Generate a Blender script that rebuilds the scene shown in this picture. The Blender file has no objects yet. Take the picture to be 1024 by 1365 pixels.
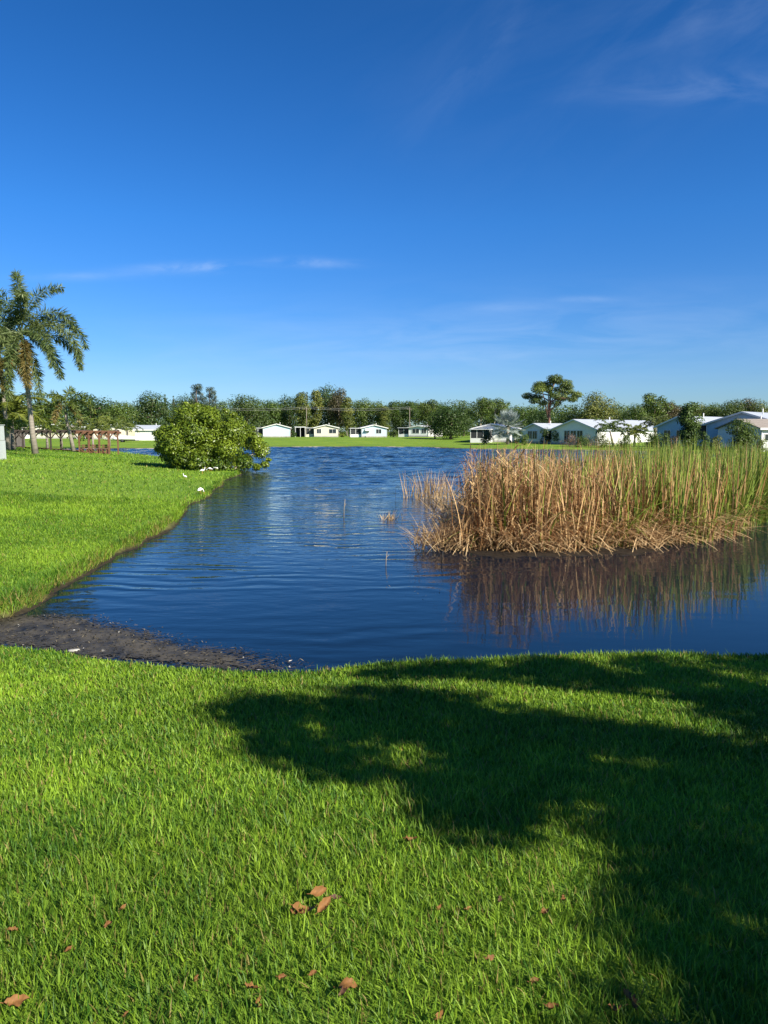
import bpy, math, random
import numpy as np
from mathutils import Vector, Matrix

# ------------------------------------------------------------------ camera, sky, sun, exposure
SC = bpy.context.scene
COL = SC.collection
F = 947.0                       # focal length in photo pixels (1024 x 1365)
PITCH = math.atan((682.5 - 575.0) / F)
CAMZ = 2.5                      # metres above the water
cam_d = bpy.data.cameras.new('camera')
cam = bpy.data.objects.new('camera', cam_d)
COL.objects.link(cam)
cam_d.sensor_fit = 'VERTICAL'
cam_d.lens = 24.0
cam_d.sensor_height = 24.0 * 1365.0 / F
cam_d.clip_start = 0.05
cam_d.clip_end = 5000
cam.location = (0, 0, CAMZ)
cam.rotation_euler = (math.pi / 2 - PITCH, 0, 0)
SC.camera = cam

SUN = Vector((0.74, -0.67, 0.0)).normalized()
SUN_EL = math.radians(33)
SUNV = Vector((SUN.x * math.cos(SUN_EL), SUN.y * math.cos(SUN_EL), math.sin(SUN_EL)))
sd = bpy.data.lights.new('sun', 'SUN')
sd.energy = 4.9
sd.angle = math.radians(0.55)
sd.color = (1.0, 0.93, 0.80)
so = bpy.data.objects.new('sun', sd)
COL.objects.link(so)
so.rotation_euler = SUNV.to_track_quat('Z', 'Y').to_euler()

W = bpy.data.worlds.new('World')
SC.world = W
W.use_nodes = True
wn, wl = W.node_tree.nodes, W.node_tree.links
wn.clear()
w_out = wn.new('ShaderNodeOutputWorld')
w_bg = wn.new('ShaderNodeBackground')
w_bg.inputs['Strength'].default_value = 0.083
sky = wn.new('ShaderNodeTexSky')
sky.sky_type = 'NISHITA'
sky.sun_disc = False
sky.sun_elevation = SUN_EL
sky.sun_rotation = math.atan2(SUN.x, SUN.y)
sky.altitude = 0
sky.air_density = 1.0
sky.dust_density = 0.25
sky.ozone_density = 3.2


def M(op, a, b=None, nodes=None, links=None, clamp=False):
    n = nodes.new('ShaderNodeMath')
    n.operation = op
    n.use_clamp = clamp
    for i, v in enumerate((a, b)):
        if v is None:
            continue
        if isinstance(v, (int, float)):
            n.inputs[i].default_value = v
        else:
            links.new(v, n.inputs[i])
    return n.outputs[0]


def wm(op, a, b=None, clamp=False):
    return M(op, a, b, wn, wl, clamp)


hs = wn.new('ShaderNodeHueSaturation')
hs.inputs['Hue'].default_value = 0.507
hs.inputs['Saturation'].default_value = 1.22
hs.inputs['Value'].default_value = 1.0
wl.new(sky.outputs[0], hs.inputs['Color'])
# thin high cirrus, laid out on the flat cloud layer of the sky (direction divided by its northward component)
tc = wn.new('ShaderNodeTexCoord')
sx = wn.new('ShaderNodeSeparateXYZ')
wl.new(tc.outputs['Generated'], sx.inputs[0])
ysafe = wm('MAXIMUM', sx.outputs['Y'], 0.05)
cu = wm('DIVIDE', sx.outputs['X'], ysafe)
cv = wm('DIVIDE', sx.outputs['Z'], ysafe)
uv = wn.new('ShaderNodeCombineXYZ')
wl.new(cu, uv.inputs[0])
wl.new(cv, uv.inputs[1])


def wisp(u0, v0, su, sv, rot, scale, stretch, lo, hi, amount, seed):
    """one patch of cirrus: a soft elliptical patch times streaky noise"""
    du, dv = wm('SUBTRACT', cu, u0), wm('SUBTRACT', cv, v0)
    c, s = math.cos(rot), math.sin(rot)
    a = wm('ADD', wm('MULTIPLY', du, c), wm('MULTIPLY', dv, s))
    b = wm('SUBTRACT', wm('MULTIPLY', dv, c), wm('MULTIPLY', du, s))
    r = wm('ADD', wm('POWER', wm('ABSOLUTE', wm('DIVIDE', a, su)), 2.0), wm('POWER', wm('ABSOLUTE', wm('DIVIDE', b, sv)), 2.0))
    mask = wm('POWER', 2.718, wm('MULTIPLY', r, -1.0))
    cb = wn.new('ShaderNodeCombineXYZ')
    wl.new(wm('MULTIPLY', a, scale), cb.inputs[0])
    wl.new(wm('MULTIPLY', b, scale * stretch), cb.inputs[1])
    cb.inputs[2].default_value = seed
    nz = wn.new('ShaderNodeTexNoise')
    nz.inputs['Scale'].default_value = 1.0
    nz.inputs['Detail'].default_value = 7
    nz.inputs['Roughness'].default_value = 0.58
    nz.inputs['Distortion'].default_value = 0.6
    wl.new(cb.outputs[0], nz.inputs['Vector'])
    mr = wn.new('ShaderNodeMapRange')
    mr.inputs['From Min'].default_value = lo
    mr.inputs['From Max'].default_value = hi
    wl.new(nz.outputs[0], mr.inputs['Value'])
    return wm('MULTIPLY', wm('MULTIPLY', mask, mr.outputs[0]), amount)


parts = [
    wisp(0.53, 0.60, 0.22, 0.07, 0.42, 5.0, 3.0, 0.42, 0.80, 0.145, 3.1),
    wisp(0.46, 0.455, 0.16, 0.022, 0.02, 6.0, 4.0, 0.36, 0.80, 0.20, 7.7),
    wisp(0.14, 0.50, 0.14, 0.03, 0.75, 7.0, 3.0, 0.42, 0.78, 0.06, 1.7),
    wisp(0.30, 0.56, 0.30, 0.16, 0.55, 4.0, 3.0, 0.42, 0.80, 0.05, 11.3),
    wisp(-0.26, 0.222, 0.075, 0.007, 0.03, 9.0, 5.0, 0.36, 0.66, 0.34, 4.4),
    wisp(-0.10, 0.228, 0.060, 0.006, -0.03, 9.0, 5.0, 0.36, 0.66, 0.30, 9.4),
    wisp(-0.41, 0.211, 0.070, 0.006, 0.02, 9.0, 5.0, 0.34, 0.68, 0.20, 2.2),
    wisp(0.17, 0.168, 0.05, 0.006, 0.02, 9.0, 5.0, 0.32, 0.65, 0.16, 5.6),
    wisp(0.27, 0.180, 0.05, 0.004, 0.0, 9.0, 5.0, 0.32, 0.65, 0.14, 8.6),
    wisp(0.15, 0.125, 0.45, 0.05, 0.04, 5.0, 6.0, 0.36, 0.85, 0.34, 6.5),
]
tot = parts[0]
for p_ in parts[1:]:
    tot = wm('ADD', tot, p_)
tot = wm('MINIMUM', tot, 0.8)
tot = wm('MULTIPLY', tot, wm('GREATER_THAN', sx.outputs['Y'], 0.06))
mixc = wn.new('ShaderNodeMix')
mixc.data_type = 'RGBA'
wl.new(tot, mixc.inputs['Factor'])
ramp = wn.new('ShaderNodeValToRGB')
el = ramp.color_ramp.elements
el[0].position, el[0].color = 0.06, (0.375, 0.525, 0.765, 1)
el[1].position, el[1].color = 0.52, (0.20, 0.52, 0.71, 1)
e_ = el.new(0.267)
e_.color = (0.27, 0.60, 0.855, 1)
wl.new(sx.outputs['Z'], ramp.inputs['Fac'])
tint = wn.new('ShaderNodeMix')
tint.data_type = 'RGBA'
tint.blend_type = 'MULTIPLY'
tint.inputs['Factor'].default_value = 1.0
wl.new(hs.outputs[0], tint.inputs['A'])
wl.new(ramp.outputs[0], tint.inputs['B'])
wl.new(tint.outputs['Result'], mixc.inputs['A'])
mixc.inputs['B'].default_value = (3.6, 4.5, 6.0, 1)
wl.new(mixc.outputs['Result'], w_bg.inputs['Color'])
wl.new(w_bg.outputs[0], w_out.inputs[0])

SC.view_settings.view_transform = 'Standard'
SC.view_settings.look = 'None'
SC.view_settings.exposure = 1.1
SC.view_settings.gamma = 1.0
SC.render.engine = 'CYCLES'
SC.cycles.max_bounces = 6
SC.cycles.diffuse_bounces = 2
SC.cycles.glossy_bounces = 3
SC.cycles.transmission_bounces = 3
SC.cycles.transparent_max_bounces = 6

# ------------------------------------------------------------------ photo pixels -> places
CP, SP = math.cos(PITCH), math.sin(PITCH)


def ray(px, py):
    a, b = px - 512.0, 682.5 - py
    return np.array([a, F * CP + b * SP, -F * SP + b * CP])


def G(px, py, z=0.0):
    d = ray(px, py)
    t = (z - CAMZ) / d[2]
    return np.array([d[0] * t, d[1] * t, z])


def PX(px, d, z=1.0):
    """x of photo column px at distance d"""
    fd = d * CP - (z - CAMZ) * SP
    return (px - 512.0) / F * fd


def PZ(py, d):
    """height of photo row py at distance d"""
    return CAMZ + d * math.tan(math.atan((682.5 - py) / F) - PITCH)


# ------------------------------------------------------------------ materials
def mat(name, col, rough=0.6, spec=0.4, noise=0.0, scale=8.0, metal=0.0, bump=0.0, stretch=None, dark=None):
    m = bpy.data.materials.new(name)
    m.use_nodes = True
    n, l = m.node_tree.nodes, m.node_tree.links
    b = n['Principled BSDF']
    b.inputs['Roughness'].default_value = rough
    b.inputs['Specular IOR Level'].default_value = spec
    b.inputs['Metallic'].default_value = metal
    b.inputs['Base Color'].default_value = (*col, 1)
    if noise or bump:
        t = n.new('ShaderNodeTexCoord')
        mp = n.new('ShaderNodeMapping')
        l.new(t.outputs['Object'], mp.inputs['Vector'])
        if stretch:
            mp.inputs['Scale'].default_value = stretch
        nz = n.new('ShaderNodeTexNoise')
        nz.inputs['Scale'].default_value = scale
        nz.inputs['Detail'].default_value = 6
        nz.inputs['Roughness'].default_value = 0.65
        l.new(mp.outputs[0], nz.inputs['Vector'])
        if noise:
            mx = n.new('ShaderNodeMix')
            mx.data_type = 'RGBA'
            dk = dark or tuple(c * (1 - noise) for c in col)
            mx.inputs['A'].default_value = (*dk, 1)
            mx.inputs['B'].default_value = (*[min(1, c * (1 + noise * 0.4)) for c in col], 1)
            mr = n.new('ShaderNodeMapRange')
            mr.inputs['From Min'].default_value = 0.3
            mr.inputs['From Max'].default_value = 0.7
            l.new(nz.outputs[0], mr.inputs['Value'])
            l.new(mr.outputs[0], mx.inputs['Factor'])
            l.new(mx.outputs['Result'], b.inputs['Base Color'])
        if bump:
            bp = n.new('ShaderNodeBump')
            bp.inputs['Strength'].default_value = 0.6
            bp.inputs['Distance'].default_value = bump
            l.new(nz.outputs[0], bp.inputs['Height'])
            l.new(bp.outputs[0], b.inputs['Normal'])
    return m


def leaf_mat(name, rough=0.5, spec=0.35, trans=0.3, vary=0.25):
    """foliage: colour from the leaf's own colour attribute, a bit of light passing through"""
    m = bpy.data.materials.new(name)
    m.use_nodes = True
    n, l = m.node_tree.nodes, m.node_tree.links
    b = n['Principled BSDF']
    out = n['Material Output']
    at = n.new('ShaderNodeAttribute')
    at.attribute_name = 'Col'
    oi = n.new('ShaderNodeObjectInfo')
    hv = n.new('ShaderNodeHueSaturation')
    v = M('ADD', M('MULTIPLY', oi.outputs['Random'], vary, n, l), 1.0 - vary / 2, n, l)
    l.new(v, hv.inputs['Value'])
    h = M('ADD', M('MULTIPLY', oi.outputs['Random'], -0.03, n, l), 0.515, n, l)
    if vary > 0:
        l.new(h, hv.inputs['Hue'])
    l.new(at.outputs['Color'], hv.inputs['Color'])
    l.new(hv.outputs[0], b.inputs['Base Color'])
    b.inputs['Roughness'].default_value = rough
    b.inputs['Specular IOR Level'].default_value = spec
    tr = n.new('ShaderNodeBsdfTranslucent')
    hv2 = n.new('ShaderNodeHueSaturation')
    hv2.inputs['Hue'].default_value = 0.485
    hv2.inputs['Value'].default_value = 1.3
    l.new(hv.outputs[0], hv2.inputs['Color'])
    l.new(hv2.outputs[0], tr.inputs['Color'])
    mx = n.new('ShaderNodeMixShader')
    mx.inputs[0].default_value = trans
    l.new(b.outputs[0], mx.inputs[1])
    l.new(tr.outputs[0], mx.inputs[2])
    l.new(mx.outputs[0], out.inputs['Surface'])
    return m


LEAF = leaf_mat('leaf', trans=0.28)
GLOSSY_LEAF = leaf_mat('glossy_leaf', rough=0.38, spec=0.4, trans=0.3, vary=0.0)
GRASS = leaf_mat('grass_blade', rough=0.5, spec=0.22, trans=0.35, vary=0.0)
DRY = leaf_mat('reed_leaf', rough=0.6, spec=0.25, trans=0.2, vary=0.0)
BARK = mat('bark', (0.16, 0.12, 0.09), 0.9, 0.2, 0.5, 6.0, bump=0.03, stretch=(1, 1, 0.25))
PINE_BARK = mat('pine_bark', (0.20, 0.11, 0.075), 0.9, 0.2, 0.5, 5.0, bump=0.03, stretch=(1, 1, 0.3))
PALE_BARK = mat('pale_bark', (0.30, 0.26, 0.21), 0.9, 0.2, 0.35, 5.0, stretch=(1, 1, 0.3))
PALM_BARK = mat('palm_bark', (0.25, 0.22, 0.18), 0.85, 0.2, 0.45, 3.0, bump=0.02, stretch=(0.4, 0.4, 4))
SHAFT = mat('crown_shaft', (0.13, 0.17, 0.07), 0.5, 0.4, 0.4, 3.0)

# ------------------------------------------------------------------ mesh helpers


def tag(o, label, cat, group=None, kind=None):
    if label:
        o['label'] = label
    if cat:
        o['category'] = cat
    if group:
        o['group'] = group
    if kind:
        o['kind'] = kind
    return o


def empty(name, loc, rz=0.0, label=None, cat=None, group=None):
    o = bpy.data.objects.new(name, None)
    o.empty_display_size = 0.3
    COL.objects.link(o)
    o.location = loc
    o.rotation_euler = (0, 0, rz)
    return tag(o, label, cat, group)


def link(name, me, parent=None, mats=()):
    for m in mats:
        me.materials.append(m)
    o = bpy.data.objects.new(name, me)
    COL.objects.link(o)
    if parent is not None:
        o.parent = parent
    return o


def np_mesh(name, V, Q, cols=None, smooth=False):
    """mesh from arrays: V (n,3), Q (m,4) quads, cols (n,3) per vertex"""
    me = bpy.data.meshes.new(name)
    V = np.ascontiguousarray(V, dtype=np.float32)
    Q = np.ascontiguousarray(Q, dtype=np.int32)
    k = Q.shape[1]
    me.vertices.add(len(V))
    me.vertices.foreach_set('co', V.ravel())
    me.loops.add(Q.size)
    me.loops.foreach_set('vertex_index', Q.ravel())
    me.polygons.add(len(Q))
    me.polygons.foreach_set('loop_start', np.arange(0, Q.size, k, dtype=np.int32))
    me.polygons.foreach_set('loop_total', np.full(len(Q), k, dtype=np.int32))
    if smooth:
        me.polygons.foreach_set('use_smooth', np.ones(len(Q), dtype=bool))
    me.update(calc_edges=True)
    if cols is not None:
        a = me.color_attributes.new('Col', 'FLOAT_COLOR', 'POINT')
        c4 = np.ones((len(V), 4), dtype=np.float32)
        c4[:, :3] = cols
        a.data.foreach_set('color', c4.ravel())
    return me


class MB:
    """collects boxes, beams and tubes into one mesh"""

    def __init__(self):
        self.v, self.f, self.m, self.s = [], [], [], []

    def add(self, vs, fs, mi=0, smooth=False):
        o = len(self.v)
        self.v += [tuple(p) for p in vs]
        for f in fs:
            self.f.append(tuple(i + o for i in f))
            self.m.append(mi)
            self.s.append(smooth)

    def box(self, x0, x1, y0, y1, z0, z1, mi=0):
        vs = [(x0, y0, z0), (x1, y0, z0), (x1, y1, z0), (x0, y1, z0), (x0, y0, z1), (x1, y0, z1), (x1, y1, z1), (x0, y1, z1)]
        self.add(vs, [(0, 3, 2, 1), (4, 5, 6, 7), (0, 1, 5, 4), (1, 2, 6, 5), (2, 3, 7, 6), (3, 0, 4, 7)], mi)

    def beam(self, p0, p1, w, h, mi=0):
        p0, p1 = Vector(p0), Vector(p1)
        d = (p1 - p0).normalized()
        up = Vector((0, 0, 1)) if abs(d.z) < 0.95 else Vector((0, 1, 0))
        s = d.cross(up).normalized() * w / 2
        u = s.cross(d).normalized() * h / 2
        vs = [p + a * s + b * u for p in (p0, p1) for a, b in ((-1, -1), (1, -1), (1, 1), (-1, 1))]
        self.add(vs, [(0, 3, 2, 1), (4, 5, 6, 7), (0, 1, 5, 4), (1, 2, 6, 5), (2, 3, 7, 6), (3, 0, 4, 7)], mi)

    def tube(self, pts, rad, k=6, mi=0, cap=True):
        pts = [Vector(p) for p in pts]
        if not hasattr(rad, '__len__'):
            rad = [rad] * len(pts)
        vs, fs = [], []
        for i, p in enumerate(pts):
            d = (pts[min(i + 1, len(pts) - 1)] - pts[max(i - 1, 0)])
            d = d.normalized() if d.length > 1e-9 else Vector((0, 0, 1))
            ref = Vector((1, 0, 0)) if abs(d.x) < 0.9 else Vector((0, 1, 0))
            s = d.cross(ref).normalized()
            u = s.cross(d)
            for j in range(k):
                a = 2 * math.pi * j / k
                vs.append(p + (s * math.cos(a) + u * math.sin(a)) * rad[i])
        for i in range(len(pts) - 1):
            for j in range(k):
                b = (j + 1) % k
                fs.append((i * k + j, i * k + b, (i + 1) * k + b, (i + 1) * k + j))
        if cap:
            fs.append(tuple(range(k - 1, -1, -1)))
            fs.append(tuple(range((len(pts) - 1) * k, len(pts) * k)))
        self.add(vs, fs, mi, True)

    def build(self, name, mats, parent=None):
        me = bpy.data.meshes.new(name)
        me.from_pydata(self.v, [], self.f)
        for m in (mats if isinstance(mats, (list, tuple)) else [mats]):
            me.materials.append(m)
        me.polygons.foreach_set('material_index', self.m)
        me.polygons.foreach_set('use_smooth', self.s)
        me.update()
        return link(name, me, parent)


def unit(a):
    return a / np.maximum(np.linalg.norm(a, axis=1, keepdims=True), 1e-9)


def cards(P, N, L, Wd, rng, axis=None, fold=0.15):
    """pointed leaf cards: P centres, N normals, L length, Wd width; returns V, Q"""
    n = len(P)
    if axis is None:
        axis = rng.normal(size=(n, 3))
    N = unit(N)
    A = unit(axis - N * np.sum(axis * N, axis=1, keepdims=True))
    B = np.cross(N, A)
    L = np.broadcast_to(np.asarray(L, dtype=float).reshape(-1, 1), (n, 1))
    Wd = np.broadcast_to(np.asarray(Wd, dtype=float).reshape(-1, 1), (n, 1))
    V = np.empty((n, 4, 3))
    V[:, 0] = P - A * L * 0.5
    V[:, 1] = P - B * Wd * 0.5 - A * L * 0.06 + N * L * fold
    V[:, 2] = P + A * L * 0.5
    V[:, 3] = P + B * Wd * 0.5 - A * L * 0.06 + N * L * fold
    Q = np.arange(n * 4).reshape(n, 4)
    return V.reshape(-1, 3), Q


def blades(P, head, L, Wd, lean, bend, rng, K=3, twist=None, taper=1.6):
    """grass or reed blades as ribbons of K quads"""
    n = len(P)
    hx, hy = np.cos(head), np.sin(head)
    tw = head + np.pi / 2 + (rng.uniform(-0.9, 0.9, n) if twist is None else twist)
    wx, wy = np.cos(tw), np.sin(tw)
    V = np.empty((n, K + 1, 2, 3))
    for k in range(K + 1):
        t = k / K
        out = L * (t * np.sin(lean) + bend * t * t)
        up = L * (t * np.cos(lean) - 0.6 * bend * t * t * t)
        w = Wd * 0.5 * (1.0 - t ** taper * 0.94)
        cx, cy, cz = P[:, 0] + hx * out, P[:, 1] + hy * out, P[:, 2] + up
        V[:, k, 0] = np.stack([cx - wx * w, cy - wy * w, cz], 1)
        V[:, k, 1] = np.stack([cx + wx * w, cy + wy * w, cz], 1)
    base = np.arange(n)[:, None] * (K + 1) * 2
    Q = []
    for k in range(K):
        Q.append(np.concatenate([base + 2 * k, base + 2 * k + 1, base + 2 * k + 3, base + 2 * k + 2], 1))
    Q = np.stack(Q, 1).reshape(-1, 4)
    return V.reshape(-1, 3), Q


def rep(c, k):
    return np.repeat(c, k, axis=0)


def lerp(a, b, t):
    a, b = np.asarray(a, float), np.asarray(b, float)
    t = np.asarray(t)[:, None]
    return a * (1 - t) + b * t


_ng = np.random.default_rng(77)
_lat = _ng.random((64, 64))


def vnoise(x, y, s):
    """smooth value noise 0..1"""
    x, y = np.asarray(x) / s + 500.0, np.asarray(y) / s + 500.0
    i, j = np.floor(x).astype(int), np.floor(y).astype(int)
    u, v = x - i, y - j
    u, v = u * u * (3 - 2 * u), v * v * (3 - 2 * v)
    g = lambda a, b: _lat[a % 64, b % 64]
    return (g(i, j) * (1 - u) + g(i + 1, j) * u) * (1 - v) + (g(i, j + 1) * (1 - u) + g(i + 1, j + 1) * u) * v


def fbm(x, y, s):
    return 0.5 * vnoise(x, y, s) + 0.3 * vnoise(x + 31, y + 7, s * 0.45) + 0.2 * vnoise(x + 3, y + 71, s * 0.2)


# ------------------------------------------------------------------ terrain and pond
shore_px = [(0, 822), (60, 795), (120, 757), (200, 716), (250, 681), (285, 655), (301, 641), (318, 634), (322, 627), (290, 622), (250, 617.5), (220, 611), (190, 607), (155, 603)]
POND = [(-8.5, 9.6)] + [tuple(G(x, y)[:2]) for x, y in shore_px]
POND += [(-39, 90), (-46, 97), (-44, 104)]
POND += [tuple(G(x, y)[:2]) for x, y in ((215, 598.0), (340, 596.2), (450, 595.6), (560, 596), (620, 598.5))]
POND += [(20, 98), (30, 92), (40, 78), (39, 52), (28, 32), (18, 17), (10, 10.2)]
POND += [tuple(G(x, y, 0.16)[:2] + np.array([0, 0.25])) for x, y in ((1180, 876), (1024, 878), (900, 881), (750, 886), (600, 889), (500, 897), (430, 906), (330, 908), (250, 902), (150, 891), (60, 877), (0, 871))]
POND += [(-5.6, 7.5), (-8.5, 8.0)]
POND = np.array(POND)


def sdist(x, y):
    """signed distance to the waterline, positive on land"""
    x, y = np.asarray(x, float), np.asarray(y, float)
    best = np.full(x.shape, 1e9)
    inside = np.zeros(x.shape, bool)
    n = len(POND)
    for i in range(n):
        a, b = POND[i], POND[(i + 1) % n]
        ex, ey = b - a
        t = np.clip(((x - a[0]) * ex + (y - a[1]) * ey) / (ex * ex + ey * ey), 0, 1)
        best = np.minimum(best, np.hypot(x - a[0] - t * ex, y - a[1] - t * ey))
        c = ((a[1] > y) != (b[1] > y)) & (x < (b[0] - a[0]) * (y - a[1]) / (b[1] - a[1] + 1e-12) + a[0])
        inside ^= c
    return np.where(inside, -best, best)


def sstep(t):
    t = np.clip(t, 0, 1)
    return t * t * (3 - 2 * t)


def height(x, y):
    x, y = np.asarray(x, float), np.asarray(y, float)
    s = sdist(x, y)
    wob = (vnoise(x, y, 0.9) - 0.5) * 0.25 * sstep((30 - y) / 20) + (vnoise(x, y, 3.0) - 0.5) * 0.5 * sstep((110 - y) / 60)
    s = s + wob * (np.abs(s) < 4)
    bank = 0.15 * sstep(s / 0.26 + 0.2)
    near = np.minimum(0.10 * np.maximum(s, 0), 0.78)
    left = 0.95 * sstep(s / 18.0)
    far = 0.85 * sstep(s / 52.0)
    wl_ = sstep((y - 8.2) / 2.0)
    wf = sstep((y - 88) / 20.0)
    land = near * (1 - wl_) + (left * (1 - wf) + far * wf) * wl_
    bumps = (fbm(x, y, 1.4) - 0.5) * 0.07 * sstep(s / 1.0) * sstep((80 - y) / 40) + (vnoise(x, y, 9) - 0.5) * 0.16 * sstep(s / 6)
    z = np.where(s > -0.05, bank + land + bumps, 0.0)
    zw = np.maximum(-0.9, 0.30 * s)
    return np.where(s > 0, np.maximum(z, 0.02), np.minimum(zw, 0.02))


def hz(x, y):
    return float(height(np.array([x]), np.array([y]))[0])


def axis_lines(lo, hi, d0, g):
    pos = [0.0]
    while pos[-1] < hi:
        pos.append(pos[-1] + max(d0, g * pos[-1]))
    neg = [0.0]
    while neg[-1] > lo:
        neg.append(neg[-1] - max(d0, g * -neg[-1]))
    return np.array(sorted(set(neg[1:] + pos)))


gx = axis_lines(-1600, 1600, 0.11, 0.026)
gy = axis_lines(-60, 2200, 0.11, 0.016)
XX, YY = np.meshgrid(gx, gy)
ZZ = height(XX.ravel(), YY.ravel())
nx, ny = len(gx), len(gy)
V = np.stack([XX.ravel(), YY.ravel(), ZZ], 1)
ii = (np.arange(ny - 1)[:, None] * nx + np.arange(nx - 1)[None, :]).ravel()
Q = np.stack([ii, ii + 1, ii + nx + 1, ii + nx], 1)


def ground_mat():
    m = bpy.data.materials.new('ground_turf')
    m.use_nodes = True
    n, l = m.node_tree.nodes, m.node_tree.links
    b = n['Principled BSDF']
    b.inputs['Roughness'].default_value = 0.9
    b.inputs['Specular IOR Level'].default_value = 0.15
    geo = n.new('ShaderNodeNewGeometry')
    sep = n.new('ShaderNodeSeparateXYZ')
    l.new(geo.outputs['Position'], sep.inputs[0])

    def nz(scale, detail=6, vec=None, rough=0.6):
        t = n.new('ShaderNodeTexNoise')
        t.inputs['Scale'].default_value = scale
        t.inputs['Detail'].default_value = detail
        t.inputs['Roughness'].default_value = rough
        l.new(vec or geo.outputs['Position'], t.inputs['Vector'])
        return t.outputs[0]

    def mr(v, a, b_):
        r = n.new('ShaderNodeMapRange')
        r.inputs['From Min'].default_value = a
        r.inputs['From Max'].default_value = b_
        l.new(v, r.inputs['Value'])
        return r.outputs[0]

    def mix(f, a, b_):
        x = n.new('ShaderNodeMix')
        x.data_type = 'RGBA'
        if isinstance(f, float):
            x.inputs['Factor'].default_value = f
        else:
            l.new(f, x.inputs['Factor'])
        for k, v in (('A', a), ('B', b_)):
            if isinstance(v, tuple):
                x.inputs[k].default_value = (*v, 1)
            else:
                l.new(v, x.inputs[k])
        return x.outputs['Result']
    fine = mr(nz(9.0, 8), 0.3, 0.7)
    broad = mr(nz(0.16, 4), 0.35, 0.65)
    g1 = mix(fine, (0.050, 0.11, 0.012), (0.17, 0.29, 0.026))
    g2 = mix(fine, (0.09, 0.16, 0.014), (0.24, 0.33, 0.032))
    grass = mix(broad, g1, g2)
    # straw along the waterline, then mud, with the lake bed below
    edge = M('ADD', sep.outputs['Z'], M('MULTIPLY', M('SUBTRACT', nz(0.7, 5), 0.5, n, l), 0.22, n, l), n, l)
    straw = mix(fine, (0.045, 0.048, 0.014), (0.12, 0.12, 0.035))
    c = mix(mr(edge, 0.07, 0.13), straw, grass)
    sand = mix(mr(nz(0.12, 4), 0.45, 0.55), (0.13, 0.085, 0.045), (0.48, 0.43, 0.34))
    near = mix(fine, (0.016, 0.013, 0.008), (0.04, 0.032, 0.018))
    mud = mix(mr(sep.outputs['Y'], 70.0, 95.0), near, sand)
    c = mix(mr(edge, 0.02, 0.06), mud, c)
    bed = mix(fine, (0.012, 0.012, 0.008), (0.03, 0.028, 0.018))
    c = mix(mr(sep.outputs['Z'], -0.10, 0.01), bed, c)
    l.new(c, b.inputs['Base Color'])
    bp = n.new('ShaderNodeBump')
    bp.inputs['Distance'].default_value = 0.05
    bp.inputs['Strength'].default_value = 0.7
    l.new(nz(14.0, 8), bp.inputs['Height'])
    l.new(bp.outputs[0], b.inputs['Normal'])
    return m


ground = link('ground', np_mesh('ground', V, Q, None, True), None, [ground_mat()])
tag(ground, 'mown green lawn ground running round the pond', 'ground', kind='structure')


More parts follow.
